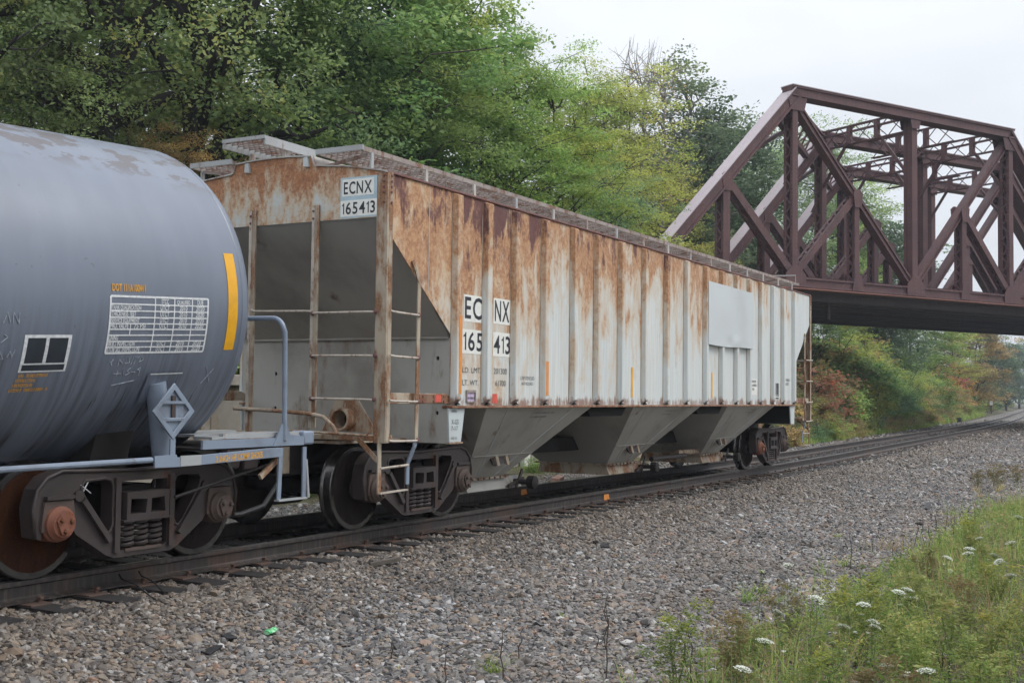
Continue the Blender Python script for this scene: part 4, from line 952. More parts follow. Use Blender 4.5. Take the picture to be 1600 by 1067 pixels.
for ti, (off, sh) in enumerate(((0, 0), (-6.4, 8.75), (-12.8, 17.5))):
    S = [-12.55+sh, -3.75+sh, 4.93+sh, 12.95+sh, 21.6+sh]
    P_ = lambda s, z: bp(s, off, z)
    boxm(P_(S[0], ZBC+.1), P_(S[1]+.15, ZTC-.05), .74, .54, 'end_post'); boxm(P_(S[3]-.15, ZTC-.05), P_(S[4], ZBC+.1), .74, .54, 'end_post')
    boxm(P_(S[1]-.25, ZTC), P_(S[3]+.25, ZTC), .74, .52, 'top_chord')
    bc = boxm(P_(S[0]-.3, ZBC+.02), P_(S[4]+.3, ZBC+.02), .62, .50, 'bottom_chord', False)
    MB().obox(P_((S[0]+S[4])/2, ZBC-.285), BD*(S[4]-S[0]+.6)/2, BN*.36, Vector((0, 0, .03))).build('chord_flange', M['bridge_lip'], bc)
    for s_ in (S[1], S[3]): laced(P_(s_, ZBC+.25), P_(s_, ZTC-.3), .56, .36, 'hip_vertical')
    laced(P_(S[2], ZBC+.25), P_(S[2], ZTC-.3), .52, .40, 'mid_vertical', False)
    MB().obox(P_(S[2], (ZBC+ZTC)/2), Vector((0, 0, (ZTC-ZBC)/2-.3)), BN*.23, BD*.17).build('post_plate', M['bridge'], br)
    # main diagonals hip -> middle, sub-verticals and half diagonals
    for a, b in ((S[1], S[2]), (S[3], S[2])):
        boxm(P_(a, ZTC-.35), P_(b, ZBC+.25), .40, .36, 'main_diagonal', False)
        h = (a+b)/2; zm = (ZBC+ZTC)/2-.05
        laced(P_(h, ZBC+.25), P_(h, zm), .50, .34, 'sub_vertical')
        laced(P_(h, zm), P_(a, ZBC+.3), .46, .34, 'half_diagonal')
    for a, b in ((S[1], S[0]), (S[3], S[4])):
        h = (a+b)/2; zm = (ZBC+ZTC)/2
        laced(P_(h, ZBC+.25), P_(h, zm-.2), .55, .42, 'sub_vertical'); laced(P_(h, zm), P_(a, ZBC+.3), .50, .38, 'half_diagonal')
    # gusset plates on both faces of the truss
    def gus(s_, z, pts):
        for q in (-1, 1):
            MB().prism(pts, [], lambda u, v, w: P_(s_+u, z+v)+BN*w, q*.335, q*.36).build('gusset_plate', M['bridge'], br)
    for s_ in (S[1], S[2], S[3]): gus(s_, ZBC, [(-.68, -.22), (.68, -.22), (.68, .36), (.30, .74), (-.30, .74), (-.68, .36)])
    for s_ in ((S[0]+S[1])/2, (S[1]+S[2])/2, (S[2]+S[3])/2, (S[3]+S[4])/2):
        gus(s_, (ZBC+ZTC)/2-.15, [(-.34, .24), (-.24, -.50), (.24, -.50), (.34, .24), (.1, .42), (-.1, .42)]); gus(s_, ZBC, [(-.42, -.2), (.42, -.2), (.22, .62), (-.22, .62)])
    for s_, d_ in ((S[1], 1), (S[3], -1)): gus(s_, ZTC, [(-.55*d_, -.28), (-.35*d_, -.95), (.55*d_, -.95), (.75*d_, -.28)])
    gus(S[2], ZTC, [(-.4, -.28), (-.28, -.75), (.28, -.75), (.4, -.28)])
# lattice struts and bracing between neighbouring trusses
def lattice(p0, p1, depth, name):
    p0, p1 = Vector(p0), Vector(p1); ax = (p1-p0).normalized(); L = (p1-p0).length; up = Vector((0, 0, 1)); sd = ax.cross(up)
    m = MB()
    for q in (-1, 1):
        for w in (-.13, .13): m.obox((p0+p1)/2+up*(q*depth/2)+sd*w*.7, ax*L/2, sd*.045, up*.032)
    o = m.build(name, M['bridge'], br)
    n = max(4, int(L/(depth*1.0))); lm = MB()
    for i in range(n):
        a, b = p0+ax*(L*i/n), p0+ax*(L*(i+1)/n)
        for w in (0.0,):
            lm.beam(a+up*(depth/2)+sd*w, b-up*(depth/2)+sd*w, .03, .045, up); lm.beam(a-up*(depth/2)+sd*w, b+up*(depth/2)+sd*w, .03, .045, up)
    tag(lm.build('lattice_bars', M['bridge'], o), kind='stuff')
    for f in (.33, .67): MB().obox(p0+ax*(L*f), ax*.13, sd*.11, up*(depth/2+.01)).build('batten_plate', M['bridge'], o)
    return o
for ti in (0, 1):
    of0, of1 = -6.4*ti, -6.4*(ti+1); sh = 8.75*ti
    S = [-12.55+sh, -3.75+sh, 4.93+sh, 12.95+sh, 21.6+sh]
    for s_ in (S[2], (S[2]+S[3])/2, S[3]): lattice(bp(s_, of0-.35, ZTC-.28), bp(s_, of1+.35, ZTC-.30), 1.02, 'sway_strut')
    for s_, d_ in ((S[2], 1), (S[3], 1)):
        for e_ in (0, 1):
            o_ = of0-.3 if e_ == 0 else of1+.3; q = of0-2.1 if e_ == 0 else of1+2.1
            MB().beam(bp(s_, o_, ZTC-2.9), bp(s_, q, ZTC-.65), .10, .16).build('knee_brace', M['bridge'], br)
    for a, b in ((S[1], S[2]), (S[2], S[3])):
        MB().beam(bp(a, of0-.3, ZTC+.02), bp(b, of1+.3, ZTC+.02), .16, .10).build('top_lateral', M['bridge'], br)
        MB().beam(bp(b, of0-.3, ZTC-.08), bp(min(a+8.75, b+.3), of1+.3, ZTC-.08), .16, .10).build('top_lateral', M['bridge'], br)
    # skewed portal between the hips and the inclined end posts
    h0, h1 = bp(S[1], of0, ZTC-.2), bp(S[1]+8.75, of1, ZTC-.2)
    for dz, ds in ((0, 0), (-1.1, -1.05)): MB().beam(h0+BD*ds+Vector((0, 0, dz)), h1+BD*ds+Vector((0, 0, dz)), .30, .28).build('portal_strut', M['bridge'], br)
    n = 8; lm = MB()
    for i in range(n):
        a, b = h0.lerp(h1, i/n), h0.lerp(h1, (i+1)/n); lo = BD*-1.05+Vector((0, 0, -1.1))
        lm.beam(a, b+lo, .06, .08); lm.beam(a+lo, b, .06, .08)
    tag(lm.build('portal_lacing', M['bridge'], br), kind='stuff')
    for e_ in (0, 1):
        f0, f1 = (0, .32) if e_ == 0 else (1, .68); lo = BD*-1.05+Vector((0, 0, -1.1)); lw = BD*-3.2+Vector((0, 0, -3.5))
        pts = [(h0.lerp(h1, f0)+lw).lerp(h0.lerp(h1, f1)+lo, k/5)+(BD*.5+Vector((0, 0, .5)))*math.sin(math.pi*k/5)*.6 for k in range(6)]
        kb = MB()
        for a, b in zip(pts[:-1], pts[1:]): kb.beam(a, b, .14, .2)
        kb.build('portal_brace', M['bridge'], br)
    h0, h1 = bp(S[3], of0, ZTC-.2), bp(S[3]+8.75, of1, ZTC-.2); MB().beam(h0, h1, .3, .5).build('portal_strut', M['bridge'], br)
# floor: girders, soffit, ties
dk = MB()
OUT = [(-12.6, -.2), (21.6, -.2), (39.2, -12.7), (4.9, -12.7)]
dk.prism(OUT, [], lambda u, v, w: bp(u, v, w), 7.02, 7.10).build('floor_plate', M['bridge_dark'], br)
for o_ in (-1.2, -2.4, -3.9, -5.1, -7.6, -8.8, -10.3, -11.5):
    sh = -o_/6.4*8.75; MB().beam(bp(-12.5+sh, o_, 6.72), bp(21.6+sh, o_, 6.72), .30, .60).build('stringer', M['bridge_dark'], br)
MB().beam(bp(4.6, -12.9, 6.72), bp(39.0, -12.9, 6.72), .25, .8).build('fascia_girder', M['bridge_dark'], br)
bt_me = MB().obox((0, 0, 0), BD*.125, BN*1.6, Vector((0, 0, .15))).mesh('bridge_tie', M['bridge_tie'])
for k in range(58):
    o = inst('bridge_tie', bt_me, br); o.location = bp(-12+.56*k+2.9*1.0, -3.1, 7.40+.01*(k % 3))-br.location
for o_ in (-2.35, -3.85): MB().beam(bp(-9, o_, 7.62), bp(26, o_, 7.62), .09, .15).build('bridge_rail', M['bridge_dark'], br)
MB().beam(bp(-9, -1.55, 7.61), bp(25, -1.55, 7.61), .2, .12).build('guard_timber', M['bridge_tie'], br)
MB().box(*(lambda c: (c.x-5.5, c.x+4.0, c.y-.12, c.y+.12, 7.9, 8.05))(bp(30, -9.6, 0))).build('guard_timber', M['bridge_tie'], br)
pp = bp(1.0, -2.0, 0); MB().tube([(pp.x, pp.y, 5.6), (pp.x, pp.y, 7.0)], .11, 8).build('drain_pipe', M['bridge_dark'], br)
# masonry abutment at the wooded end, standing on the hillside
ab = empty('bridge_abutment', bp(-13.2, -3, -.4), 'grey stone abutment under the wooded end of the truss bridge', 'abutment')
mb = MB().prism([(-13.6, 1.2), (-11.9, 1.0), (6.9, -13.9), (3.6, -13.9)], [], lambda u, v, w: bp(u, v, w), -.9, 6.80); mb.build('abutment_body', M['concrete'], ab)
MB().prism([(-18.0, 1.2), (-13.62, 1.2), (3.55, -13.9), (-3.0, -13.9)], [], lambda u, v, w: bp(u, v, w), -.9, 7.5).build('backwall', M['concrete'], ab)
MB().prism([(16.8, 1.5), (21.3, 1.5), (39.9, -13.9), (35.4, -13.9)], [], lambda u, v, w: bp(u+5.5, v, w), -.9, 6.78).build('abutment_body', M['concrete'], tag(empty('bridge_abutment', bp(24, -3, -.4), 'grey stone abutment carrying the right-hand end of the truss bridge', 'abutment')))

# ------------------------------------------------------------------ retaining wall beside the track, on the far side
wl = empty('retaining_wall', (4, 6.45, -.45), 'low weathered concrete wall with whitewashed pilasters beyond the track', 'wall')
x = -15.0; k = 0
while x < 20.5:
    MB().box(x+.008, x+2.49, 6.20+.006*(k % 2), 6.48, -.55, 1.60).build('wall_panel', M['concrete'], wl, bevel=.012); x += 2.5; k += 1
x = -15.0
while x < 20.5:
    MB().box(x, x+3.495, 6.10, 6.52, 1.602, 1.80).build('wall_cap', M['concrete'], wl, bevel=.015); x += 3.5
for x, w in ((8.85, .32), (11.05, .40), (11.65, .22), (5.2, .3), (14.6, .35)): MB().box(x, x+w, 6.06, 6.19, -.50, 1.58).build('pilaster', M['whitewash'], wl, bevel=.012)

# ------------------------------------------------------------------ vegetation helpers
def leaf_mat(name, cols, hue=.10, trans=.5):
    g = G('leaves_'+name, .55)
    a = g.n('ShaderNodeAttribute'); a.attribute_name = 'tint'
    cols = [tuple(min(.68, (2.45 if name not in ('grass', 'drygrass', 'weed', 'rustweed', 'goldenrod', 'fir') else 1.4)*k) for k in q) for q in cols]
    c = g.ramp(a.outputs['Fac'], [(i/(len(cols)-1), q) for i, q in enumerate(cols)])
    hv = g.n('ShaderNodeHueSaturation'); r = g.rand
    g.val(hv.inputs['Hue'], g.rng(r, 0, 1, .5-hue*.12, .5+hue*.12)); g.val(hv.inputs['Value'], g.rng(g.math('FRACT', g.math('MULTIPLY', r, 7.3)), 0, 1, .86, 1.16)); g.l(c, hv.inputs['Color'])
    g.l(hv.outputs[0], g.b.inputs['Base Color']); g.b.inputs['Specular IOR Level'].default_value = .35
    t = g.n('ShaderNodeBsdfTranslucent'); g.l(hv.outputs[0], t.inputs['Color']); m = g.n('ShaderNodeMixShader'); m.inputs[0].default_value = trans
    g.l(g.b.outputs[0], m.inputs[1]); g.l(t.outputs[0], m.inputs[2]); g.l(m.outputs[0], g.out.inputs['Surface'])
    return g.m
PAL = {k: leaf_mat(k, v) for k, v in dict(
    olive=[(.056, .078, .033), (.092, .122, .050), (.135, .162, .066), (.22, .20, .065)],
    olive2=[(.055, .084, .034), (.098, .136, .053), (.145, .185, .072), (.23, .22, .07)],
    green=[(.044, .078, .026), (.076, .122, .038), (.118, .168, .055), (.18, .20, .065)],
    bluegreen=[(.036, .070, .034), (.060, .110, .052), (.095, .150, .075), (.14, .185, .08)],
    lime=[(.075, .120, .034), (.115, .175, .048), (.165, .220, .062), (.24, .26, .07)],
    yellow=[(.095, .125, .032), (.165, .185, .048), (.235, .230, .058), (.36, .29, .06)],
    gold=[(.110, .125, .030), (.210, .185, .042), (.330, .255, .050), (.42, .29, .05)],
    dark=[(.030, .050, .028), (.052, .078, .042), (.078, .105, .055), (.13, .14, .06)],
    pale=[(.080, .130, .062), (.115, .175, .080), (.155, .215, .10), (.21, .25, .11)],
    red=[(.07, .085, .035), (.10, .085, .040), (.16, .078, .046), (.22, .090, .05)],
    rust=[(.090, .080, .04), (.16, .12, .055), (.23, .17, .07), (.30, .2, .07)],
    orange=[(.16, .10, .03), (.42, .14, .03), (.58, .20, .04), (.62, .28, .06)],
    crimson=[(.10, .03, .04), (.22, .04, .06), (.30, .06, .09), (.26, .10, .08)],
    fir=[(.018, .032, .026), (.030, .048, .036), (.042, .062, .045), (.06, .08, .055)],
    bare=[(.12, .10, .05), (.20, .16, .07), (.26, .18, .08), (.3, .2, .08)],
    goldenrod=[(.080, .125, .037), (.13, .18, .05), (.25, .26, .06), (.38, .34, .06)],
    grass=[(.10, .17, .035), (.17, .25, .055), (.28, .33, .10), (.46, .40, .20)],
    drygrass=[(.16, .14, .06), (.28, .23, .11), (.40, .33, .18), (.26, .14, .07)],
    weed=[(.085, .15, .035), (.15, .22, .055), (.26, .28, .09), (.36, .28, .12)],
    rustweed=[(.10, .11, .045), (.15, .14, .06), (.19, .145, .065), (.17, .10, .05)]).items()}
M['bark'] = painted('grey_bark', (.075, .066, .058), .3, (.10, .085, .07), (.03, .027, .025), .9, 3)
M['bark_dark'] = painted('dark_bark', (.028, .025, .024), .2, (.045, .04, .036), (.012, .012, .012), .9, 3)
M['bark_pale'] = painted('pale_bark', (.20, .185, .17), .3, (.16, .14, .12), (.10, .09, .085), .9, 4)
M['stem'] = m_plain('green_stem', (.12, .16, .05), .6, 0, .3, 30)
M['deadstem'] = m_plain('dead_stem', (.055, .042, .034), .85, 0, .4, 30)
M['lace'] = m_plain('lace_petals', (.60, .63, .54), .7, 0, .12, 90)
M['lacebud'] = m_plain('lace_buds', (.36, .42, .20), .7, 0, .2, 90)

def quad_mesh(name, V4, tint, mat):
    """V4: (n,4,3) rhombs with a tint each"""
    n = len(V4); me = bpy.data.meshes.new(name)
    me.vertices.add(4*n); me.vertices.foreach_set('co', V4.reshape(-1).astype(np.float32))
    me.loops.add(4*n); me.loops.foreach_set('vertex_index', np.arange(4*n, dtype=np.int32))
    me.polygons.add(n); me.polygons.foreach_set('loop_start', np.arange(0, 4*n, 4, dtype=np.int32))
    me.update(calc_edges=True); me.validate()
    a = me.attributes.new('tint', 'FLOAT', 'POINT'); a.data.foreach_set('value', np.repeat(tint, 4).astype(np.float32))
    if mat: me.materials.append(mat)
    return me
def leaves(r, C, per, sig, L, W, upb=.6, ctint=None, droop=.25, CN=None):
    n = len(C)*per
    P = np.repeat(C, per, 0)+r.normal(size=(n, 3))*np.asarray(sig)
    d = r.normal(size=(n, 3)); d[:, 2] = d[:, 2]*.45-droop; d /= np.linalg.norm(d, axis=1, keepdims=True)
    nn = r.normal(size=(n, 3))*.8; nn[:, 2] += upb*1.4
    if CN is not None: nn = r.normal(size=(n, 3))*.42+np.repeat(CN, per, 0)
    sd = np.cross(d, nn); sd /= np.linalg.norm(sd, axis=1, keepdims=True)+1e-9
    ln = (L*r.uniform(.65, 1.3, n))[:, None]; w = ln*W
    b = np.cross(sd, d)*ln*r.uniform(-.12, .12, n)[:, None]
    V4 = np.stack([P, P+d*ln*.45+sd*w/2+b, P+d*ln, P+d*ln*.45-sd*w/2+b], 1)
    t = np.repeat(ctint if ctint is not None else r.uniform(.1, .6, len(C)), per)+r.normal(size=n)*.15
    return V4, np.clip(t, 0, 1)
def branch(r, p0, p1, n=4, jit=.12):
    p0, p1 = np.asarray(p0, float), np.asarray(p1, float); L = np.linalg.norm(p1-p0); pts = []
    for i in range(n+1):
        f = i/n; q = p0+(p1-p0)*f; q = q+r.normal(size=3)*L*jit*math.sin(math.pi*f)*.6; q[2] += L*.10*math.sin(math.pi*f); pts.append(q)
    return pts
def make_tree(kind, seed):
    """unit tree 10 m tall with its base at the origin: (trunk mesh, crown mesh)"""
    r = np.random.default_rng(seed)
    prm = dict(oak=dict(cr=4.3, base=.24, limbs=16, cl=240, per=110, L=.105, W=.55, sig=(.30, .30, .16), tr=.30, bark='bark_dark', sh=1.0, spread=.80, skew=.15),
               maple=dict(cr=3.3, base=.20, limbs=18, cl=230, per=105, L=.150, W=.58, sig=(.28, .28, .13), tr=.17, bark='bark', sh=.9, spread=1.0, skew=.2),
               ash=dict(cr=2.7, base=.22, limbs=20, cl=260, per=85, L=.125, W=.42, sig=(.28, .28, .085), tr=.14, bark='bark', sh=.85, spread=1.0, skew=.2),
               sap=dict(cr=3.4, base=.10, limbs=18, cl=240, per=105, L=.125, W=.50, sig=(.30, .30, .11), tr=.12, bark='bark', sh=.9, spread=1.0, skew=.2),
               airy=dict(cr=2.3, base=.30, limbs=18, cl=110, per=60, L=.14, W=.6, sig=(.26, .26, .11), tr=.13, bark='bark_pale', sh=.7, spread=1.05, skew=.3),
               bare=dict(cr=1.6, base=.30, limbs=20, cl=90, per=5, L=.12, W=.5, sig=(.25, .25, .2), tr=.11, bark='bark_pale', sh=.6, spread=1, skew=.5),
               round=dict(cr=3.0, base=.12, limbs=18, cl=270, per=62, L=.18, W=.6, sig=(.28, .28, .15), tr=.15, bark='bark', sh=1.0, spread=.95, skew=.2))[kind]
    H = 10.0; cr = prm['cr']; b0 = prm['base']*H
    tk = MB()
    top = np.array([r.normal()*.4, r.normal()*.4, H*.86]); tr = branch(r, (0, 0, -.6), top, 7, .035)
    tk.tube(tr, [prm['tr']*(1.25 if i == 0 else 1)*(1-.88*i/7) for i in range(8)], 8)
    def env(h): # crown radius at height fraction within crown
        return cr*max(.12, math.sin(math.pi*min(1, .12+.88*h**prm['sh']))**.75)
    ends = []
    for i in range(prm['limbs']):
        f = (i+.5)/prm['limbs']; hh = f**.9; z1 = b0+(H-b0)*min(.97, hh*1.0+.05); az = i*2.399+r.normal()*.35
        rad = env(hh)*r.uniform(.62, 1.0); e = np.array([math.cos(az)*rad, math.sin(az)*rad, z1+r.normal()*.25])
        z0 = max(b0*.85, z1-rad*r.uniform(.45, .9)); k = min(.95, z0/(H*.86)); i0 = min(6, int(k*7)); fr = k*7-i0
        s0 = np.asarray(tr[i0])*(1-fr)+np.asarray(tr[i0+1])*fr
        lb = branch(r, s0, e, 5, .10); w0 = prm['tr']*(.62-.40*f)
        tk.tube(lb, [max(.012, w0*(1-.85*j/5)) for j in range(6)], 6, False); ends.append(lb)
    C = []; ct = []
    per_l = prm['cl']//prm['limbs']
    for lb in ends:
        lt = r.uniform(.12, .62)
        for k in range(per_l):
            f = r.uniform(.35, 1.05); j = min(4, int(f*5)); q = np.asarray(lb[j])+(np.asarray(lb[j+1])-np.asarray(lb[j]))*(f*5-j)
            off = r.normal(size=3)*np.array([.85, .85, .5])*cr/3.4*prm['spread']; c = q+off
            if c[2] < b0*.75: c[2] = b0*.75+abs(off[2])
            C.append(c); ct.append(lt+r.normal()*.13+.10*(c[2]/H-.5))
            if k % (2 if kind in ('bare', 'airy') else 4) == 0: tk.tube(branch(r, q, c, 2, .1), [.022, .016, .008], 4, False)
            if kind == 'bare':
                up = c+np.array([r.normal()*.25, r.normal()*.25, r.uniform(.5, 1.3)]); tk.tube([q, (q+up)/2+r.normal(size=3)*.05, up], [.012, .009, .004], 4, False)
                for _ in range(2):
                    u3 = (q+up)/2+np.array([r.normal()*.25, r.normal()*.25, r.uniform(.2, .6)]); tk.tube([(q+up)/2, u3], [.007, .003], 3, False)
    CA = np.array(C); CN = CA-np.array([0, 0, b0+.45*(H-b0)]); CN /= np.linalg.norm(CN, axis=1, keepdims=True)+1e-6; CN = CN*.6+np.array([0, 0, .75])+r.normal(size=CA.shape)*.25
    V4, t = leaves(r, CA, prm['per'], prm['sig'], prm['L'], prm['W'], .6, np.clip(np.array(ct), 0, 1), .15, CN)
    return tk.mesh('trunk', M[prm['bark']], sharp=180), quad_mesh('crown', V4, t, None)
def make_fir(seed):
    r = np.random.default_rng(seed); tk = MB().tube([(0, 0, -.5), (0, 0, 10)], [.2, .02], 8); C = []
    for i in range(44):
        z = 1.0+8.9*(i/44)**.9; rad = 2.1*(1-z/10.3)+.08
        for k in range(10):
            az = r.uniform(0, 6.28); 
            for f in (.3, .55, .8, 1.0): C.append((math.cos(az)*rad*f, math.sin(az)*rad*f, z-.25*f*rad))
    V4, t = leaves(r, np.array(C), 9, (.12, .12, .06), .22, .28, .5, None, .35)
    return tk.mesh('trunk', M['bark_dark']), quad_mesh('crown', V4, t, None)
def make_bush(seed, rad=1.0, cl=150, per=60, L=.11, W=.5, fl=.85):
    """unit bush about 2 m tall"""
    r = np.random.default_rng(seed); tk = MB(); C = []; ct = []
    for i in range(9):
        az = r.uniform(0, 6.28); e = np.array([math.cos(az)*rad*r.uniform(.3, .9), math.sin(az)*rad*r.uniform(.3, .9), r.uniform(1.0, 1.8)])
        lb = branch(r, (r.normal()*.1, r.normal()*.1, -.15), e, 3, .1); tk.tube(lb, [.03, .022, .015, .008], 5, False); lt = r.uniform(.1, .65)
        for k in range(cl//9):
            f = r.uniform(.15, 1); q = np.asarray(lb[0])*(1-f)+e*f+r.normal(size=3)*np.array([.32, .32, .26])*rad; q[2] = max(.08, q[2]*fl); C.append(q); ct.append(lt+r.normal()*.12)
    CA = np.array(C); CN = CA-np.array([0, 0, .7]); CN /= np.linalg.norm(CN, axis=1, keepdims=True)+1e-6; CN = CN*.6+np.array([0, 0, .7])+r.normal(size=CA.shape)*.25
    V4, t = leaves(r, CA, per, (.13, .13, .07), L, W, .6, np.clip(np.array(ct), 0, 1), .15, CN)
    return tk.mesh('stem', M['bark'], sharp=180), quad_mesh('crown', V4, t, None)
LIB = {k: [make_tree(k, 100+17*i+len(k)*7) for i in range(n)] for k, n in (('oak', 2), ('maple', 2), ('ash', 2), ('sap', 2), ('airy', 1), ('bare', 2), ('round', 2))}
LIB['fir'] = [make_fir(3)]
BUSH = [make_bush(40+i, 1.0, 150, 40, .125 if i < 3 else .11, .5 if i != 3 else .22) for i in range(4)]
tr_rng = random.Random(21)
def plant_tree(x, y, H, kind, pal, label, group=None, cat='tree', wide=1.0, name=None):
    nm = name or dict(oak='oak_tree', maple='maple_tree', ash='ash_tree', sap='young_tree', airy='thin_tree', bare='bare_tree', round='round_tree', fir='fir_tree')[kind]
    o = empty(nm, (x, y, gz(x, y)), label, cat, group)
    tm, cm = LIB[kind][tr_rng.randrange(len(LIB[kind]))]; s = H/10
    o.rotation_euler = (0, 0, tr_rng.uniform(0, 6.28)); w = s*wide*tr_rng.uniform(.95, 1.08); o.scale = (w, w, s)
    inst('trunk', tm, o); c = inst('crown', cm, o)
    if not cm.materials: cm.materials.append(PAL[pal])
    c.material_slots[0].link = 'OBJECT'; c.material_slots[0].material = PAL[pal]
    return o
TREES = [
    (-2.6, 13.6, 7.8, 'oak', 'olive', 'dark olive oak at the left edge, half cut off by the frame'),
    (0.9, 13.3, 9.7, 'oak', 'olive', 'broad dark oak with black forked limbs above the tank car'),
    (3.8, 12.2, 10.0, 'oak', 'olive2', "dense olive tree with drooping boughs above the tank's rounded end"),
    (1.9, 11.8, 3.9, 'sap', 'rust', 'small brownish-leaved tree low behind the tank car'),
    (-0.3, 13.7, 5.8, 'sap', 'olive2', "low olive tree close above the tank's top edge at the left"),
    (7.2, 12.2, 10.6, 'maple', 'green', "tall mid-green tree rising above the hopper's end platform"),
    (10.8, 11.9, 11.3, 'maple', 'green', "large-leaved green tree above the hopper's near roof corner"),
    (7.8, 11.3, 8.6, 'sap', 'bluegreen', "bluish-green leafy tree just over the hopper's near roof end"),
    (13.8, 11.9, 10.9, 'maple', 'lime', 'tall bright green tree just left of the open sky'),
    (10.6, 10.5, 8.2, 'sap', 'green', 'low green tree with sprays of leaves over the hopper roof'),
    (16.3, 11.3, 10.7, 'ash', 'lime', 'feathery light green tree bordering the open sky'),
    (18.0, 10.6, 10.2, 'ash', 'lime', 'yellow-green tree whose top slopes down against the sky'),
    (18.1, 9.4, 8.1, 'sap', 'yellow', 'yellowing small tree above the middle of the hopper roof'),
    (14.5, 9.7, 7.5, 'sap', 'lime', 'low lime-green tree above the hopper roof, in front of taller ones'),
    (22.5, 9.8, 7.6, 'sap', 'bluegreen', 'low dark green tree right of the yellowing one above the roof'),
    (40.4, 20.0, 13.6, 'ash', 'yellow', 'thin yellowing tree right of the sloping yellow-green one'),
    (43.1, 19.3, 14.2, 'ash', 'yellow', 'second thin yellowing tree, nearer the bare trees, behind the hopper roof'),
    (45.4, 19.1, 16.2, 'bare', 'bare', 'leafless grey tree with upright twigs against the sky'),
    (47.8, 18.8, 16.8, 'bare', 'bare', 'second leafless tree, nearer the bridge, against the sky'),
    (55.9, 20.5, 18.3, 'airy', 'dark', 'tall thin-leaved tree with open crown left of the bridge'),
    (58.9, 19.5, 15.7, 'round', 'dark', "dark green round tree left of the bridge's sloping end post"),
    (65.8, 19.5, 17.0, 'round', 'dark', "dark round tree crossing behind the bridge's sloping end post"),
    (52.0, 19.9, 10.8, 'sap', 'yellow', 'yellowing small tree low at the foot of the bridge'),
    (82.6, 21.9, 18.0, 'ash', 'pale', 'pale green tree seen through the first panel of the bridge'),
    (86.1, 19.7, 20.8, 'ash', 'pale', "tall pale green tree behind the bridge's left hip"),
    (89.6, 17.8, 18.1, 'ash', 'lime', 'lime tree seen between the second truss posts of the bridge'),
    (95.0, 16.6, 16.3, 'round', 'dark', 'dark tree showing through the bridge right of the lime one'),
    (100.1, 15.9, 15.6, 'round', 'dark', 'rightmost dark tree behind the bridge truss, edge against sky'),
    (75.1, 23.7, 10.4, 'ash', 'green', 'green tree low behind the sloping end of the bridge'),
    (91.9, 22.5, 10.6, 'ash', 'green', 'green tree at deck level behind the bridge'),
]
FILL = [(3.9, 24.6, 7.2, 'oak', 'olive2'), (5.0, 23.5, 8.1, 'maple', 'green'), (5.6, 21.8, 8.3, 'ash', 'dark'), (8.5, 22.8, 9.3, 'oak', 'olive2'), (9.5, 21.3, 8.4, 'maple', 'green'), (13.3, 22.6, 10.2, 'ash', 'dark'), (14.8, 21.4, 9.6, 'oak', 'olive2'), (18.4, 21.8, 10.5, 'maple', 'green'), (19.1, 19.6, 11.4, 'ash', 'dark'), (22.4, 19.3, 13.0, 'oak', 'olive2'), (24.5, 17.9, 13.1, 'maple', 'green'), (28.1, 17.2, 12.8, 'ash', 'dark'), (49.4, 24.5, 11.2, 'round', 'dark'), (54.0, 24.4, 11.0, 'round', 'dark'), (60.5, 24.9, 12.6, 'round', 'dark'), (67.5, 24.7, 13.2, 'round', 'dark'), (86.1, 28.1, 14.2, 'round', 'dark'), (97.3, 28.7, 14.4, 'round', 'dark')]
FAR = [(73.7, 14.9, 4.5, 'round', 'green'), (86.7, 16.0, 5.6, 'ash', 'yellow'), (96.0, 15.7, 6.5, 'round', 'dark'), (107.6, 15.4, 7.9, 'ash', 'green'), (117.1, 14.7, 9.1, 'round', 'lime'), (131.0, 14.4, 10.4, 'ash', 'yellow'), (146.0, 14.3, 11.2, 'round', 'rust'), (184.5, 16.9, 13.3, 'fir', 'fir'), (167.8, 16.0, 12.8, 'round', 'dark'), (228.9, 19.9, 10.1, 'round', 'dark'), (305.6, 25.7, 14.6, 'round', 'dark'), (339.9, 25.6, 18.0, 'round', 'dark'), (353.0, 22.6, 17.8, 'round', 'dark'), (335.6, 33.3, 16.1, 'round', 'dark'), (311.6, 14.7, 16.9, 'round', 'dark')]

for x, y, H, k, pal, lab in TREES:
    if k == 'oak': plant_tree(x, y, H+4.5, k, pal, lab, wide=.86)
    elif k in ('ash', 'maple') and x < 30: plant_tree(x, y, H+(.6 if x < 14 else .1), k, pal, lab, wide=1.1 if x < 12 else .86)
    else: plant_tree(x, y, H+(.4 if x < 30 else 0), k, pal, lab, wide=.78 if 21 < x < 24 else (1.1 if k != 'bare' else 1.0))
ORD = ['first', 'second', 'third', 'fourth', 'fifth', 'sixth', 'seventh', 'eighth', 'ninth', 'tenth', 'eleventh', 'twelfth']
nf_ = [0, 0]
for x, y, H, k, pal in FILL:
    if 27 < x < 30: continue
    w_ = 0 if x < 40 else 1; nf_[w_] += 1
    lab = ('leafy tree in the second row of the hillside wood, %s from the left' if w_ == 0 else 'dark back tree up the hill by the bridge, %s from the left') % ORD[nf_[w_]-1]
    plant_tree(x, y, H+(2.0 if x < 12 else -1.5 if x < 30 else .0), k, pal, lab, 'back row of the hillside wood' if x < 40 else 'back trees up the hill by the bridge', wide=1.15 if x < 12 else .8)
FARLAB = {'fir': 'dark pointed conifer rising at the far end of the bank', 'rust': 'brownish round tree under the bridge deck beside the conifer'}
for x, y, H, k, pal in FAR:
    lab = FARLAB.get(pal) or ('hazy distant tree closing the view down the track' if x > 200 else 'round-topped tree on the bank seen beneath the bridge deck')
    plant_tree(x, y, H+.5, k, pal, lab, None if pal in FARLAB else ('hazy trees at the end of the line' if x > 200 else 'trees on the bank under the bridge'), wide=1.35 if k != 'fir' else 1.1)
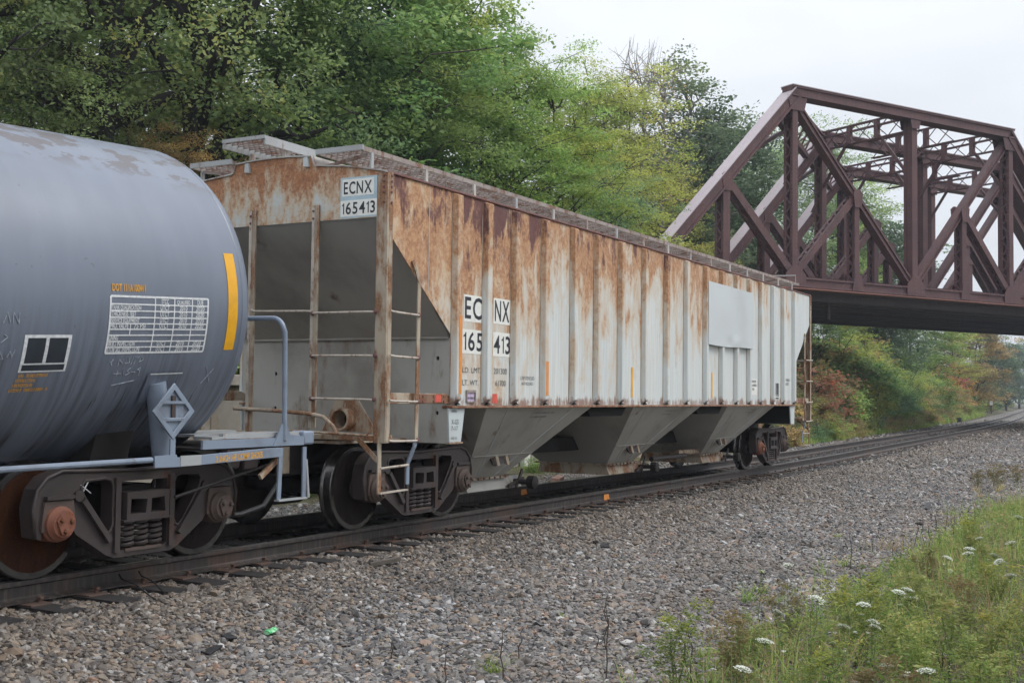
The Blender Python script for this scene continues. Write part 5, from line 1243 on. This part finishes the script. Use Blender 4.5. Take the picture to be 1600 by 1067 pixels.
# ---- bushes on the bank beyond the hopper
BL = dict(red=('red-leaved sumac', 'sumac_bush'), orange=('bright orange', 'maple_bush'), crimson=('crimson', 'maple_bush'), green=('mid-green', 'leafy_bush'), lime=('light green', 'leafy_bush'), rust=('brownish-green', 'leafy_bush'),
          yellow=('yellow-tinged', 'leafy_bush'), bluegreen=('bluish-green', 'leafy_bush'), goldenrod=('yellow-flowered goldenrod', 'goldenrod_clump'), drygrass=('pale dry grass', 'grass_clump'))
def plant_bush(x, y, h, pal, wide=1.0, v=None, row=None):
    nm = BL[pal][1]; kind_ = 'clump' if 'clump' in nm else 'bush'
    zone = 'just right of the hopper ladder' if x < 36 else 'short of the bridge' if x < 46 else 'below the near edge of the bridge' if x < 62 else 'under the bridge deck' if x < 85 else 'past the bridge' if x < 120 else 'far along the bank'
    lab = '%s %s %s, %s, %s' % ('small' if h < 1.2 else 'tall' if h > 3 else 'mid-sized', BL[pal][0], kind_, row or 'on the bank', zone)
    o = empty(nm, (x, y, gz(x, y)-.05), lab, 'bush' if kind_ == 'bush' else 'plants', lab.split(' ', 1)[1])
    tm, cm = BUSH[tr_rng.randrange(4) if v is None else v]; s = h/2; o.rotation_euler = (0, 0, tr_rng.uniform(0, 6.28)); o.scale = (s*wide, s*wide, s)
    inst('stem', tm, o); c = inst('crown', cm, o)
    if not cm.materials: cm.materials.append(PAL[pal])
    c.material_slots[0].link = 'OBJECT'; c.material_slots[0].material = PAL[pal]
    return o
pr_ = random.Random(4)
x = 27.0
while x < 330:
    f = (x-27)/158; step = 1.0+2.2*f; t0 = 4.3+1.2*f
    plant_bush(x, float(yc(x))+t0+pr_.uniform(0, .6), pr_.uniform(.7, 1.3)*(1+.5*f), pr_.choice(['goldenrod', 'drygrass', 'bluegreen', 'goldenrod', 'lime', 'rust']), 1.35, 3 if pr_.random() < .6 else None, 'at the bank foot')
    plant_bush(x+pr_.uniform(-.5, .5), float(yc(x))+t0+1.6+pr_.uniform(-.3, .6), pr_.uniform(1.5, 2.6)*(1+.3*f), pr_.choice(['green', 'goldenrod', 'rust', 'lime', 'yellow', 'bluegreen']), 1.2, None, 'halfway up')
    plant_bush(x+pr_.uniform(-.8, .8), float(yc(x))+t0+3.6+pr_.uniform(-.5, 1.2), pr_.uniform(2.4, 3.8)*(1+.2*f), pr_.choice(['green', 'rust', 'yellow', 'lime', 'green', 'red' if x < 60 else 'green']), 1.15, None, 'high up')
    plant_bush(x+pr_.uniform(-.8, .8), float(yc(x))+t0+6.2+pr_.uniform(-.7, 1.5), pr_.uniform(3.0, 4.6)*(1+.2*f), pr_.choice(['lime', 'rust', 'yellow', 'lime', 'green', 'red' if x < 75 else 'yellow']), 1.15, None, 'on top')
    x += step*(1.25 if x < 120 else 2.6)
for x, t, h, pal in ((35, 5.6, 2.6, 'red'), (38.5, 6.0, 3.4, 'red'), (43, 5.8, 2.4, 'red'), (44, 8.0, 3.4, 'yellow'), (50, 8.5, 3.6, 'red'), (34, 7.5, 3.4, 'green'), (128, 8.5, 5.0, 'orange'), (142, 9.0, 4.6, 'orange'), (122, 9.0, 5.0, 'crimson')):
    plant_bush(x, float(yc(x))+t, h, pal, 1.2)
for x, y, h, pal in ((-1.2, 5.4, .9, 'lime'), (-.2, 5.2, .7, 'rust'), (.8, 5.5, 1.0, 'green'), (-2.2, 7.4, 1.6, 'green'), (-.4, 7.6, 1.8, 'lime'), (9.4, 5.2, .7, 'drygrass'), (12.3, 5.3, .9, 'lime'), (13.2, 5.0, .6, 'drygrass'), (10.6, 4.9, .4, 'drygrass'), (7.8, 5.2, .6, 'lime')):
    ob = plant_bush(x, y, h, pal, 1.1); ob['label'] = '%s weedy %s against the concrete wall, %s' % (BL[pal][0], 'tuft' if h < .75 else 'bush', 'behind the gap between the cars' if x < 2 else 'seen beneath the hopper'); ob['group'] = 'weeds by the concrete wall, '+BL[pal][0]

# ------------------------------------------------------------------ ballast stones and gravel
def stone_mesh(seed):
    r = np.random.default_rng(seed); bm = bmesh.new(); bmesh.ops.create_icosphere(bm, subdivisions=1, radius=1)
    for v in bm.verts:
        k = r.uniform(.72, 1.12); v.co *= k
    pl = r.normal(size=(3, 3))
    for p in pl:
        p = Vector(p).normalized()
        for v in bm.verts:
            d = v.co.dot(p)
            if d > .55: v.co -= p*(d-.55)*.85
    me = bpy.data.meshes.new('stone'); bm.to_mesh(me); bm.free(); return me
def stone_mat(name, stops, edge):
    stops = [(p_, tuple(.86*q for q in c_)) for p_, c_ in stops]
    g = G(name, .7); oi = g.n('ShaderNodeObjectInfo'); r = oi.outputs['Random']
    c = g.ramp(r, stops); pn = g.noise(oi.outputs['Location'], .55, 4, .6); pf = g.rng(pn, .50, .66); pw = g.rng(g.noise(oi.outputs['Location'], .33, 3, .5, 4.0), .42, .62)
    c = g.mix(g.math('MULTIPLY', pf, .5), c, (.060, .052, .046)); c = g.mix(g.math('MULTIPLY', pw, .16), c, (.22, .165, .115)); n = g.noise(None, 2.3, 4, .6, g.math('MULTIPLY', r, 30))
    c2 = g.mix(g.math('MULTIPLY', g.rng(n, .4, .75), .45), c, edge)
    g.col(c2); g.rough(g.rng(g.math('FRACT', g.math('MULTIPLY', r, 11.7)), 0, 1, .45, .85)); return g.m
SM = stone_mat('gravel_stone', [(0, (.045, .044, .050)), (.18, (.098, .094, .096)), (.36, (.165, .160, .162)), (.52, (.215, .20, .185)), (.64, (.265, .258, .255)), (.74, (.185, .145, .11)), (.84, (.30, .235, .175)), (.90, (.26, .15, .10)), (.94, (.42, .42, .42)), (1, (.52, .51, .50))], (.075, .07, .068))
SB = stone_mat('ballast_stone', [(0, (.045, .040, .038)), (.2, (.095, .084, .078)), (.42, (.155, .135, .118)), (.6, (.205, .175, .145)), (.75, (.19, .135, .095)), (.88, (.27, .22, .17)), (.96, (.33, .31, .29)), (1, (.42, .40, .37))], (.06, .05, .045))
SD = stone_mat('oily_ballast_stone', [(0, (.02, .02, .02)), (.5, (.05, .046, .044)), (.85, (.085, .078, .07)), (1, (.16, .15, .14))], (.03, .028, .028))
def stone_field(name, pts, scl, mat, seed, label):
    r = np.random.default_rng(seed); n = len(pts)
    pc = bpy.data.collections.new(name+'_shapes')
    for k in range(6):
        me = stone_mesh(seed*10+k); me.materials.append(mat); pc.objects.link(bpy.data.objects.new('stone_shape', me))
    me = bpy.data.meshes.new(name); me.vertices.add(n); me.vertices.foreach_set('co', pts.astype(np.float32).ravel())
    rot = np.stack([r.normal(size=n)*.35, r.normal(size=n)*.35, r.uniform(0, 6.28, n)], 1)
    ss = scl[:, None]*np.stack([r.uniform(.85, 1.35, n), r.uniform(.65, 1.0, n), r.uniform(.38, .75, n)], 1)
    for nm, A in (('rot', rot), ('scl', ss)):
        a = me.attributes.new(nm, 'FLOAT_VECTOR', 'POINT'); a.data.foreach_set('vector', A.astype(np.float32).ravel())
    a = me.attributes.new('pick', 'INT', 'POINT'); a.data.foreach_set('value', r.integers(0, 6, n).astype(np.int32))
    o = bpy.data.objects.new(name, me); COL.objects.link(o); tag(o, label, 'gravel', kind='stuff')
    ng = bpy.data.node_groups.new(name, 'GeometryNodeTree')
    ng.interface.new_socket('Geometry', in_out='INPUT', socket_type='NodeSocketGeometry'); ng.interface.new_socket('Geometry', in_out='OUTPUT', socket_type='NodeSocketGeometry')
    N = ng.nodes.new; gi, go_ = N('NodeGroupInput'), N('NodeGroupOutput'); ip = N('GeometryNodeInstanceOnPoints'); ci = N('GeometryNodeCollectionInfo')
    ci.inputs[0].default_value = pc; ci.inputs['Separate Children'].default_value = True
    def na(nm, ty):
        x = N('GeometryNodeInputNamedAttribute'); x.data_type = ty; x.inputs['Name'].default_value = nm
        return next(s for s in x.outputs if s.enabled and s.name == 'Attribute')
    L = ng.links.new
    L(gi.outputs[0], ip.inputs['Points']); L(ci.outputs[0], ip.inputs['Instance']); ip.inputs['Pick Instance'].default_value = True
    L(na('pick', 'INT'), ip.inputs['Instance Index']); L(na('rot', 'FLOAT_VECTOR'), ip.inputs['Rotation']); L(na('scl', 'FLOAT_VECTOR'), ip.inputs['Scale'])
    L(ip.outputs[0], go_.inputs[0])
    md = o.modifiers.new('stones', 'NODES'); md.node_group = ng
    return o
r = np.random.default_rng(11)
def scatter(d0, d1, dens, half=33):
    n = int(dens*math.radians(2*half)*(d1*d1-d0*d0)/2); rad = np.sqrt(r.uniform(d0*d0, d1*d1, n)); a = math.radians(60.9)+r.uniform(-1, 1, n)*math.radians(half)
    return CAM.x+rad*np.sin(a), CAM.y+rad*np.cos(a)
GP, GS, BPt, BS, DP, DS = [], [], [], [], [], []
for d0, d1, dens, s0, s1 in ((6.2, 13, 880, .022, .042), (13, 20, 640, .024, .042), (20, 32, 300, .028, .046), (32, 60, 95, .040, .065), (60, 110, 22, .07, .10)):
    x, y = scatter(d0, d1, dens); t = y-yc(x)
    ok = (t > -6.3-np.clip(x, 0, 40)*.05+r.normal(size=len(x))*.55) & (t < 4.2+r.normal(size=len(x))*.25) & ~((y > 6) & (x < 21))
    x, y, t = x[ok], y[ok], t[ok]; sc = r.uniform(s0, s1, len(x))*np.where(r.random(len(x)) < .06, r.uniform(1.3, 1.9, len(x)), 1)*np.where(r.random(len(x)) < .28, .62, 1)
    z = ground(x, y)+sc*.15
    inner = np.abs(t) < .72; bal = (~inner) & (t > -2.5+r.normal(size=len(x))*.35) & (t < 2.2)
    # keep tops of ties clear
    q = np.stack([x, y, z], 1)
    TA = np.array(TIES); dt = np.abs(x-TA[np.clip(np.searchsorted(TA, x), 1, len(TA)-1)]); dt = np.minimum(dt, np.abs(x-TA[np.clip(np.searchsorted(TA, x)-1, 0, len(TA)-1)]))
    keep = ~((np.abs(t) < 1.31) & (dt < .135) & (r.random(len(x)) < .93))
    for msk, PP, SS in ((inner & keep, DP, DS), (bal & keep, BPt, BS), (~inner & ~bal, GP, GS)): PP.append(q[msk]); SS.append(sc[msk])
stone_field('gravel', np.concatenate(GP), np.concatenate(GS), SM, 1, 'loose grey gravel covering the open ground in front')
stone_field('ballast', np.concatenate(BPt), np.concatenate(BS), SB, 2, 'brownish track ballast along the rails')
stone_field('oily_ballast', np.concatenate(DP), np.concatenate(DS), SD, 3, 'dark oily ballast between the rails')

# ------------------------------------------------------------------ foreground plants
def strips(r, P, H, lean, w, seg=3, curl=.6):
    """grass blades: (n*(seg),4,3) quads"""
    n = len(P); az = r.uniform(0, 6.28, n); d = np.stack([np.cos(az), np.sin(az)], 1); sd = np.stack([-d[:, 1], d[:, 0], 0*az], 1); out = []
    prev = None
    for k in range(seg+1):
        f = k/seg; off = lean*(f**(1+curl))*H
        c = P+np.stack([d[:, 0]*off, d[:, 1]*off, H*(f-.35*lean*f*f)], 1); ww = (w*(1-f**1.6)+.0006)[:, None] if not np.isscalar(w) else w*(1-f**1.6)+.0006
        a, b = c-sd*ww, c+sd*ww
        if prev is not None: out.append(np.stack([prev[0], prev[1], b, a], 1))
        prev = (a, b)
    return np.stack(out, 1).reshape(-1, 4, 3), seg
r = np.random.default_rng(77)
def grass_field(name, n, fx, hmin, hmax, pal, label, wmul=1.0, spread=.25):
    cn = n//14; cx = r.uniform(-13.5, 7, cn); edge = -5.55-.0*cx; cy = edge-.1-r.gamma(2.0, .62, cn)*fx
    bare = np.sin(cx*1.9+cy*2.3)+np.sin(cx*.8-cy*3.1+1.3)+r.normal(size=cn)*.5 > .9; cx, cy, edge = cx[~bare], cy[~bare], edge[~bare]; cn = len(cx)
    cy = np.where(r.random(cn) < .06, edge+np.abs(r.normal(size=cn))*.22, cy)
    x = np.repeat(cx, 14)+r.normal(size=cn*14)*.10; y = np.repeat(cy, 14)+r.normal(size=cn*14)*.10
    ok = np.hypot(x-CAM.x, y-CAM.y) > 4.6; x, y = x[ok], y[ok]
    hc = np.repeat(r.uniform(.45, 1.45, cn)**1.3, 14)[ok]
    H = r.uniform(hmin, hmax, len(x))*np.clip(.45+(-5.3-y)*.55, .35, 1.05)*hc
    P = np.stack([x, y, ground(x, y)-.01], 1); V4, sg = strips(r, P, H, r.uniform(.1, .9, len(x)), r.uniform(.0022, .0060, len(x))*wmul)
    t = np.repeat(np.clip(r.normal(size=len(x))*.22+.38+.12*np.sin(x*1.7)+.10*np.sin(y*4+x), 0, 1), sg)
    o = bpy.data.objects.new(name, quad_mesh(name, V4, t, PAL[pal])); COL.objects.link(o); tag(o, label, 'grass', kind='stuff'); return o
grass_field('grass', 4600, 1.0, .12, .52, 'grass', 'rough green grass verge in the right foreground')
grass_field('dry_grass', 7000, 1.2, .10, .48, 'drygrass', 'dry brown grass among the green in the right foreground', .8)
cn = 2600; cx = r.uniform(-13.5, 6, cn); cy = -5.7-np.abs(r.normal(size=cn))*1.0; ok = np.hypot(cx-CAM.x, cy-CAM.y) > 4.6; cx, cy = cx[ok], cy[ok]
C = np.stack([cx, cy, ground(cx, cy)+r.uniform(.02, .22, len(cx))*np.clip((-5.3-cy)*.8, .2, 1)], 1)
V4, t = leaves(r, C, 12, (.06, .06, .04), .045, .4, .7, np.clip(r.normal(size=len(C))*.2+.35, 0, 1))
o = bpy.data.objects.new('ground_cover', quad_mesh('ground_cover', V4, t, PAL['weed'])); COL.objects.link(o); tag(o, 'low leafy ground cover under the grass in the right foreground', 'weeds', kind='stuff')

cn = 700; cx = r.uniform(-13.0, 4, cn); cy = -5.75-np.abs(r.normal(size=cn))*.9; ok = (np.hypot(cx-CAM.x, cy-CAM.y) > 4.8) & (np.sin(cx*2.1+cy*1.7)+np.sin(cx*.7+cy*2.9) > -.2); cx, cy = cx[ok], cy[ok]
C = np.stack([cx, cy, ground(cx, cy)+r.uniform(.05, .40, len(cx))*np.clip((-5.3-cy)*.8, .3, 1)], 1)
V4, t = leaves(r, C, 9, (.05, .05, .06), .085, .22, .5, np.clip(r.normal(size=len(C))*.25+.4, 0, 1), -.2)
o = bpy.data.objects.new('leafy_weeds', quad_mesh('leafy_weeds', V4, t, PAL['weed'])); COL.objects.link(o); tag(o, 'narrow-leaved green weeds mixed through the verge grass', 'weeds', kind='stuff')

n = 9000; x = 24+r.random(n)**1.4*120; y = yc(x)+3.75+np.abs(r.normal(size=n))*.55+.004*x
P = np.stack([x, y, ground(x, y)-.02], 1); V4, sg = strips(r, P, r.uniform(.12, .40, n)*(1+x*.006), r.uniform(.2, .9, n), r.uniform(.006, .014, n)*(1+x*.02), 2); t = np.repeat(np.clip(r.normal(size=n)*.2+.45+.15*np.sin(x*.5), 0, 1), sg)
o = bpy.data.objects.new('trackside_grass', quad_mesh('trackside_grass', V4, t, PAL['grass'])); COL.objects.link(o); tag(o, 'pale green strip of grass along the foot of the far bank', 'grass', kind='stuff')

def lace_plant(seed, bud=False):
    """unit plant 0.6 m tall: stem, side leaves, umbel"""
    r = np.random.default_rng(seed); st = MB(); bd = np.array([r.normal()*.05, r.normal()*.05, .56]); top = bd
    pts = branch(r, (0, 0, 0), top, 5, .03); st.tube(pts, [.0045, .004, .0036, .0032, .003, .0026], 5)
    um = MB(); nr = 30 if not bud else 16; rad = .062 if not bud else .028; V = []
    tilt = np.array([r.normal()*.25, r.normal()*.25, 1]); tilt /= np.linalg.norm(tilt); a = np.cross(tilt, [1, 0, 0]); a /= np.linalg.norm(a); b = np.cross(tilt, a)
    for k in range(nr):
        f = math.sqrt((k+.5)/nr); az = k*2.399; e = top+(a*math.cos(az)+b*math.sin(az))*rad*f+tilt*(.040*(1-.45*f*f) if not bud else .05-.02*f)
        st.tube([top, e], [.0011, .0008], 3, False)
        for j in range(7):
            c = e+r.normal(size=3)*np.array([.0055, .0055, .0025]); s = r.uniform(.0035, .006); aa = r.uniform(0, 6.28); n2 = 5
            um.add([tuple(c+(a*math.cos(aa+i*6.283/n2)+b*math.sin(aa+i*6.283/n2))*s+tilt*r.normal()*.001) for i in range(n2)], [tuple(range(n2))])
    # a second small umbel on a side stalk
    sd = np.asarray(pts[3]); e2 = sd+np.array([r.normal()*.08, r.normal()*.08, .13]); st.tube([sd, (sd+e2)/2+np.array([.01, 0, -.01]), e2], [.003, .002, .0016], 4)
    u2 = MB()
    for k in range(9):
        az = k*2.399; e = e2+np.array([math.cos(az)*.02*math.sqrt(k/9), math.sin(az)*.02*math.sqrt(k/9), .015])
        for j in range(3):
            c = e+r.normal(size=3)*.003; u2.add([tuple(c+np.array([math.cos(i*1.2566), math.sin(i*1.2566), 0])*.004) for i in range(5)], [tuple(range(5))])
    LC = []
    for k in range(9):
        q = np.asarray(pts[1+k % 3])+r.normal(size=3)*np.array([.05, .05, .04]); LC.append(q); st.tube([pts[1+k % 3], q], [.0016, .0008], 3, False)
    V4, t = leaves(r, np.array(LC), 14, (.022, .022, .016), .030, .22, .5)
    return st.mesh('stem', M['stem'], sharp=180), um.mesh('umbel', M['lacebud'] if bud else M['lace'], sharp=180), quad_mesh('foliage', V4, t, PAL['weed']), u2.mesh('side_umbel', M['lacebud'] if bud else M['lace'], sharp=180)
LP = [lace_plant(300+i) for i in range(4)]; LB = [lace_plant(330+i, True) for i in range(2)]
LACE = [(-11.4, -6.49, .51), (-11.76, -6.52, .42), (-9.94, -6.42, .52), (-10.52, -6.39, .5), (-10.25, -6.88, .57), (-10.59, -6.94, .55), (-10.72, -7.04, .54), (-11.35, -7.26, .47), (-11.44, -7.44, .47), (-9.11, -6.89, .51), (-9.23, -7.01, .49), (-8.73, -6.9, .47), (-5.74, -6.91, .53), (-5.16, -6.86, .57), (-6.16, -6.87, .53), (-6.6, -6.81, .52), (-4.03, -7.1, .71), (-5.91, -7.33, .63), (-6.4, -7.18, .55), (-7.36, -7.34, .6), (-8.2, -7.52, .58), (-8.4, -5.82, .54), (-10.82, -6.87, .53)]
LBUD = [(-9.0, -5.74, .55), (-9.62, -6.32, .54), (-10.32, -6.41, .49), (-8.28, -6.37, .56), (-11.18, -6.88, .49), (-7.95, -6.97, .55)]
for i, (x, y, h) in enumerate(LACE+LBUD):
    bud = i >= len(LACE); s, u, f, u2_ = (LB[i % 2] if bud else LP[i % 4]); h = max(h, .4)+.06
    o = empty('wild_carrot_plant', (x, y, gz(x, y)), 'wild carrot stalk with a closed greenish bud in the right foreground' if bud else 'wild carrot plant with a flat white flower head, right foreground', 'plant', 'closed wild carrot buds' if bud else 'flowering wild carrots')
    k = h/.6; kw = pr_.uniform(.62, .95); o.scale = (kw, kw, k); o.rotation_euler = (pr_.uniform(-.08, .08), pr_.uniform(-.08, .08), pr_.uniform(0, 6.28))
    inst('stem', s, o); inst('umbel', u, o); inst('foliage', f, o); inst('side_umbel', u2_, o)
def weed_plant(seed, dense=1.0):
    r = np.random.default_rng(seed); st = MB(); C = []; ct = []
    for k in range(4):
        top = np.array([r.normal()*.08, r.normal()*.08, r.uniform(.42, .6)]); pts = branch(r, (r.normal()*.015, r.normal()*.015, 0), top, 4, .04); st.tube(pts, [.004, .0035, .003, .002, .001], 4)
        for j in range(int(26*dense)):
            f = r.uniform(.25, 1.05); i0 = min(3, int(f*4)); q = np.asarray(pts[i0])+(np.asarray(pts[i0+1])-np.asarray(pts[i0]))*(f*4-i0)
            wd_ = .065*(1.15-f)+.02; c = q+r.normal(size=3)*np.array([wd_, wd_, .02]); C.append(c); ct.append(.15+.6*f*r.uniform(.4, 1))
            if j % 2 == 0: st.tube([q, c], [.0013, .0007], 3, False)
    V4, t = leaves(r, np.array(C), 15, (.017, .017, .012), .027, .35, .4, np.clip(np.array(ct), 0, 1), -.1)
    return st.mesh('stem', M['stem'], sharp=180), quad_mesh('foliage', V4, t, None)
WP_ = [weed_plant(400+i) for i in range(3)]
for i, (x, y, h, pal) in enumerate(((-10.86, -5.77, .49, 'goldenrod'), (-10.96, -6.28, .49, 'rustweed'), (-9.27, -6.62, .6, 'goldenrod'), (-9.3, -7.23, .62, 'weed'), (-10.39, -7.29, .52, 'weed'), (-10.57, -7.65, .52, 'weed'), (-11.41, -7.16, .5, 'rustweed'), (-8.4, -7.3, .5, 'rustweed'), (-7.1, -6.6, .5, 'weed'), (-9.9, -7.0, .45, 'goldenrod'), (-6.2, -7.6, .5, 'weed'), (-7.6, -7.8, .45, 'rustweed'), (-8.9, -6.0, .42, 'rustweed'), (-8.0, -6.2, .4, 'goldenrod'), (-10.0, -6.05, .38, 'weed'), (-9.6, -7.6, .55, 'goldenrod'), (-6.9, -7.2, .5, 'goldenrod'), (-5.4, -6.4, .45, 'rustweed'), (-4.6, -6.9, .5, 'weed'), (-3.2, -6.6, .5, 'goldenrod'), (-8.7, -7.75, .55, 'weed'), (-11.1, -6.75, .45, 'goldenrod'), (-11.9, -7.0, .4, 'weed'), (8.6, -5.0, .42, 'rustweed'), (9.4, -5.3, .45, 'rustweed'), (10.3, -5.1, .45, 'rustweed'), (11.4, -5.5, .45, 'rustweed'))):
    lab = dict(goldenrod='yellow-green bushy weed standing in the foreground verge', rustweed='brown-tinged dying weed in the foreground verge', weed='tall light green weed with tiny buds in the foreground verge')[pal]
    if x > 5: lab = 'dark brown weed clump out on the gravel at the far right'
    o = empty('weed_plant', (x, y, gz(x, y)), lab, 'weed', 'brown clumps far right' if x > 5 else pal+' plants of the verge'); o.rotation_euler = (0, 0, pr_.uniform(0, 6.28)); k = h/.52; o.scale = (k*1.25, k*1.25, k)
    s, f = WP_[i % 3]; inst('stem', s, o); c = inst('foliage', f, o)
    if not f.materials: f.materials.append(PAL[pal])
    c.material_slots[0].link = 'OBJECT'; c.material_slots[0].material = PAL[pal]
for i, (x, y, h) in enumerate([(-9.89, -4.82, .38), (-10.84, -5.27, .5), (-9.93, -4.76, .12), (-10.62, -5.79, .35), (-10.55, -5.73, .25), (-11.22, -4.65, .32), (-11.53, -4.4, .2), (-10.63, -4.49, .2), (-11.13, -3.69, .15), (-4.37, -5.39, .4), (-2.28, -5.17, .25), (-2.6, -5.5, .2), (-1.86, -5.66, .42), (-1.28, -5.64, .45), (-1.99, -5.83, .38), (-1.55, -5.88, .25), (.9, -5.59, .3), (.02, -5.8, .4), (-1.04, -6.0, .45), (.23, -6.09, .5), (.81, -5.45, .3), (-.43, -6.24, .2), (-1.04, -5.35, .2), (-1.1, -5.01, .2), (1.75, -5.66, .25)]):
    rr_ = np.random.default_rng(500+i); z = gz(x, y)-.03; pts = [Vector((x, y, z))+Vector((rr_.normal()*.012, rr_.normal()*.012, h*k/4+.03*(k > 0))) for k in range(5)]
    m = MB().tube(pts, [.0055, .005, .0045, .004, .0025], 5)
    for k in range(3):
        q = pts[2+k % 3]; m.tube([q, q+Vector((rr_.normal()*.02, rr_.normal()*.02, .04))], [.003, .0015], 4, False)
    o = m.build('dead_stalk', M['deadstem']); tag(o, 'thin dark dead weed stalk standing up from the gravel', 'stalk', 'dead stalks in the gravel')
for i, (x, y, h) in enumerate([(-11.08, -4.52, .2), (-7.15, -5.08, .24), (-4.14, -5.27, .2), (-9.02, -3.99, .08), (-11.35, -3.91, .06), (-7.01, -5.29, .14), (-1.2, -4.47, .12), (8.2, -5.01, .3), (8.88, -5.37, .25), (-9.7, -5.55, .15), (-6.6, -5.0, .16), (9.9, -5.3, .3), (7.4, -5.2, .2)]):
    n = 16 if h < .12 else 42; P = np.stack([x+r.normal(size=n)*.035, y+r.normal(size=n)*.035, np.full(n, gz(x, y)-.01)], 1)
    V4, sg = strips(r, P, r.uniform(.5, 1.15, n)*h, r.uniform(.4, 1.3, n), r.uniform(.002, .0045, n)); t = np.repeat(np.clip(r.normal(size=n)*.25+.35, 0, 1), sg)
    o = bpy.data.objects.new('grass_tuft', quad_mesh('grass_tuft', V4, t, PAL['drygrass' if x > 6 else 'grass'])); COL.objects.link(o)
    tag(o, 'brown dry grass tuft on the gravel at the far right' if x > 6 else 'small green grass tuft growing alone in the gravel', 'grass', 'dry tufts far right' if x > 6 else 'green tufts in the gravel')

# ------------------------------------------------------------------ small things lying about
def lying(name, pts, mat, lab, cat, x, y, rot, dz=0.02, hgt=.02, group=None):
    z = gz(x, y)+dz; c, s = math.cos(rot), math.sin(rot)
    o = MB().prism(pts, [], lambda u, v, w: (x+u*c-v*s, y+u*s+v*c, z+w+u*.12), 0, hgt).build(name, mat, None, bevel=.003); return tag(o, lab, cat, group)
bo = MB().lathe([(.0, 0), (.030, .002), (.033, .02), (.027, .06), (.034, .10), (.030, .14), (.014, .175), (.012, .20), (0, .20)], 10, lambda a, b, w: (-11.17+w*.9, -2.56+a*1.05+w*.25, gz(-11.17, -2.56)+.045+b*.55+.008*math.sin(w*60)))
tag(bo.build('plastic_bottle', M['bottle']), 'crushed green plastic bottle lying on the gravel', 'bottle')
lying('wood_scrap', [(-.18, -.03), (.16, -.02), (.19, .03), (-.15, .04)], M['wood'], 'splintered dark wood piece by the tie ends near the hopper wheels', 'wood', -8.45, -1.75, -.5, .03, .04)
lying('rubber_scrap', [(-.10, -.04), (.09, -.03), (.07, .03), (-.08, .05)], M['rubber'], 'torn black rubber scrap left of the green bottle', 'debris', -11.75, -2.55, .2, .02, .016)
lying('rubber_scrap', [(-.06, -.05), (.07, -.04), (.03, .04), (-.05, .03)], M['rubber'], 'small black rubber scrap between bottle and tie ends', 'debris', -11.45, -2.42, 1.2, .02, .016)
lying('rubber_scrap', [(-.09, -.06), (.10, -.05), (.06, .06), (-.10, .04)], M['rubber'], 'dark folded scrap on the gravel below the hopper\'s middle', 'debris', -4.9, -2.53, .4, .02, .02)
lying('rubber_scrap', [(-.30, -.05), (.34, -.03), (.28, .05), (-.26, .04)], M['rubber'], 'long dark scrap lying far out on the right-hand gravel', 'debris', 4.48, -4.7, .1, .03, .04)
lying('stick', [(-.22, -.012), (.2, -.008), (.21, .008), (-.2, .014)], M['wood'], 'dark stick lying in the gravel at the bottom centre', 'stick', -10.62, -3.95, -.2, .03, .018)
lying('stick', [(-.16, -.010), (.17, -.006), (.17, .008), (-.16, .010)], M['wood'], 'thin stick beside the tall dead stalk, bottom centre', 'stick', -10.6, -5.25, .6, .03, .014)
lying('stick', [(-.14, -.008), (.15, -.006), (.15, .008), (-.14, .008)], M['wood'], 'short dark stick on the gravel right of centre', 'stick', -8.28, -3.98, -.8, .03, .014)
lying('pink_rock', [(-.16, -.10), (.12, -.12), (.2, .02), (.06, .11), (-.14, .08)], M['redstone'], 'pinkish stone block behind the far rail under the hopper', 'rock', 4.7, 3.0, .2, .02, .14)
for i, (x0, dx, rr2) in enumerate(((-11.02, -.16, .35), (-10.80, -.22, .45))):
    pts = [(x0, -.80, -.07), (x0-.03, -.86, -.10), (x0+dx*.4, -1.05, -.12), (x0+dx, -1.35, -.19), (x0+dx*1.2, -1.5, -.22)]
    tag(MB().tube(pts, .007, 6).build('bond_wire', M['rubber']), 'black bond wire from the rail below the tank car, %s one' % ('left' if i == 0 else 'right'), 'cable')
# trackside marker and box far along the line
mk = empty('marker_post', (158, float(yc(158))+4.2, gz(158, float(yc(158))+4.2)), 'small white marker post far down the line', 'post')
MB().box(157.9, 158.1, float(yc(158))+4.1, float(yc(158))+4.3, -.3, 1.5).build('post', M['wood'], mk); MB().box(157.85, 157.89, float(yc(158))+4.0, float(yc(158))+4.4, .9, 1.5).build('sign_plate', M['whitewash'], mk)
bx_ = empty('relay_box', (92, float(yc(92))+4.0, gz(92, float(yc(92))+4.0)), 'black trackside box at the foot of the bank', 'box')
q = float(yc(92))+4.0; MB().box(91.85, 92.15, q-.22, q+.22, -.45, -.05).build('box_body', M['rubber'], bx_, bevel=.03); MB().box(91.82, 92.18, q-.25, q+.25, -.049, -.01).build('box_lid', M['rubber'], bx_)

# ------------------------------------------------------------------ haze in the air
g = G('haze_air'); g.nt.nodes.remove(g.b)
pv = g.n('ShaderNodeVolumePrincipled'); pv.inputs['Color'].default_value = (.80, .88, 1, 1); pv.inputs['Density'].default_value = .00055; pv.inputs['Anisotropy'].default_value = .0
g.l(pv.outputs[0], g.out.inputs['Volume'])
hz_ = MB().box(-70, 700, -250, 250, -3, 60).build('haze', g.m); tag(hz_, 'thin pale haze filling the air over the valley', 'haze', kind='stuff')
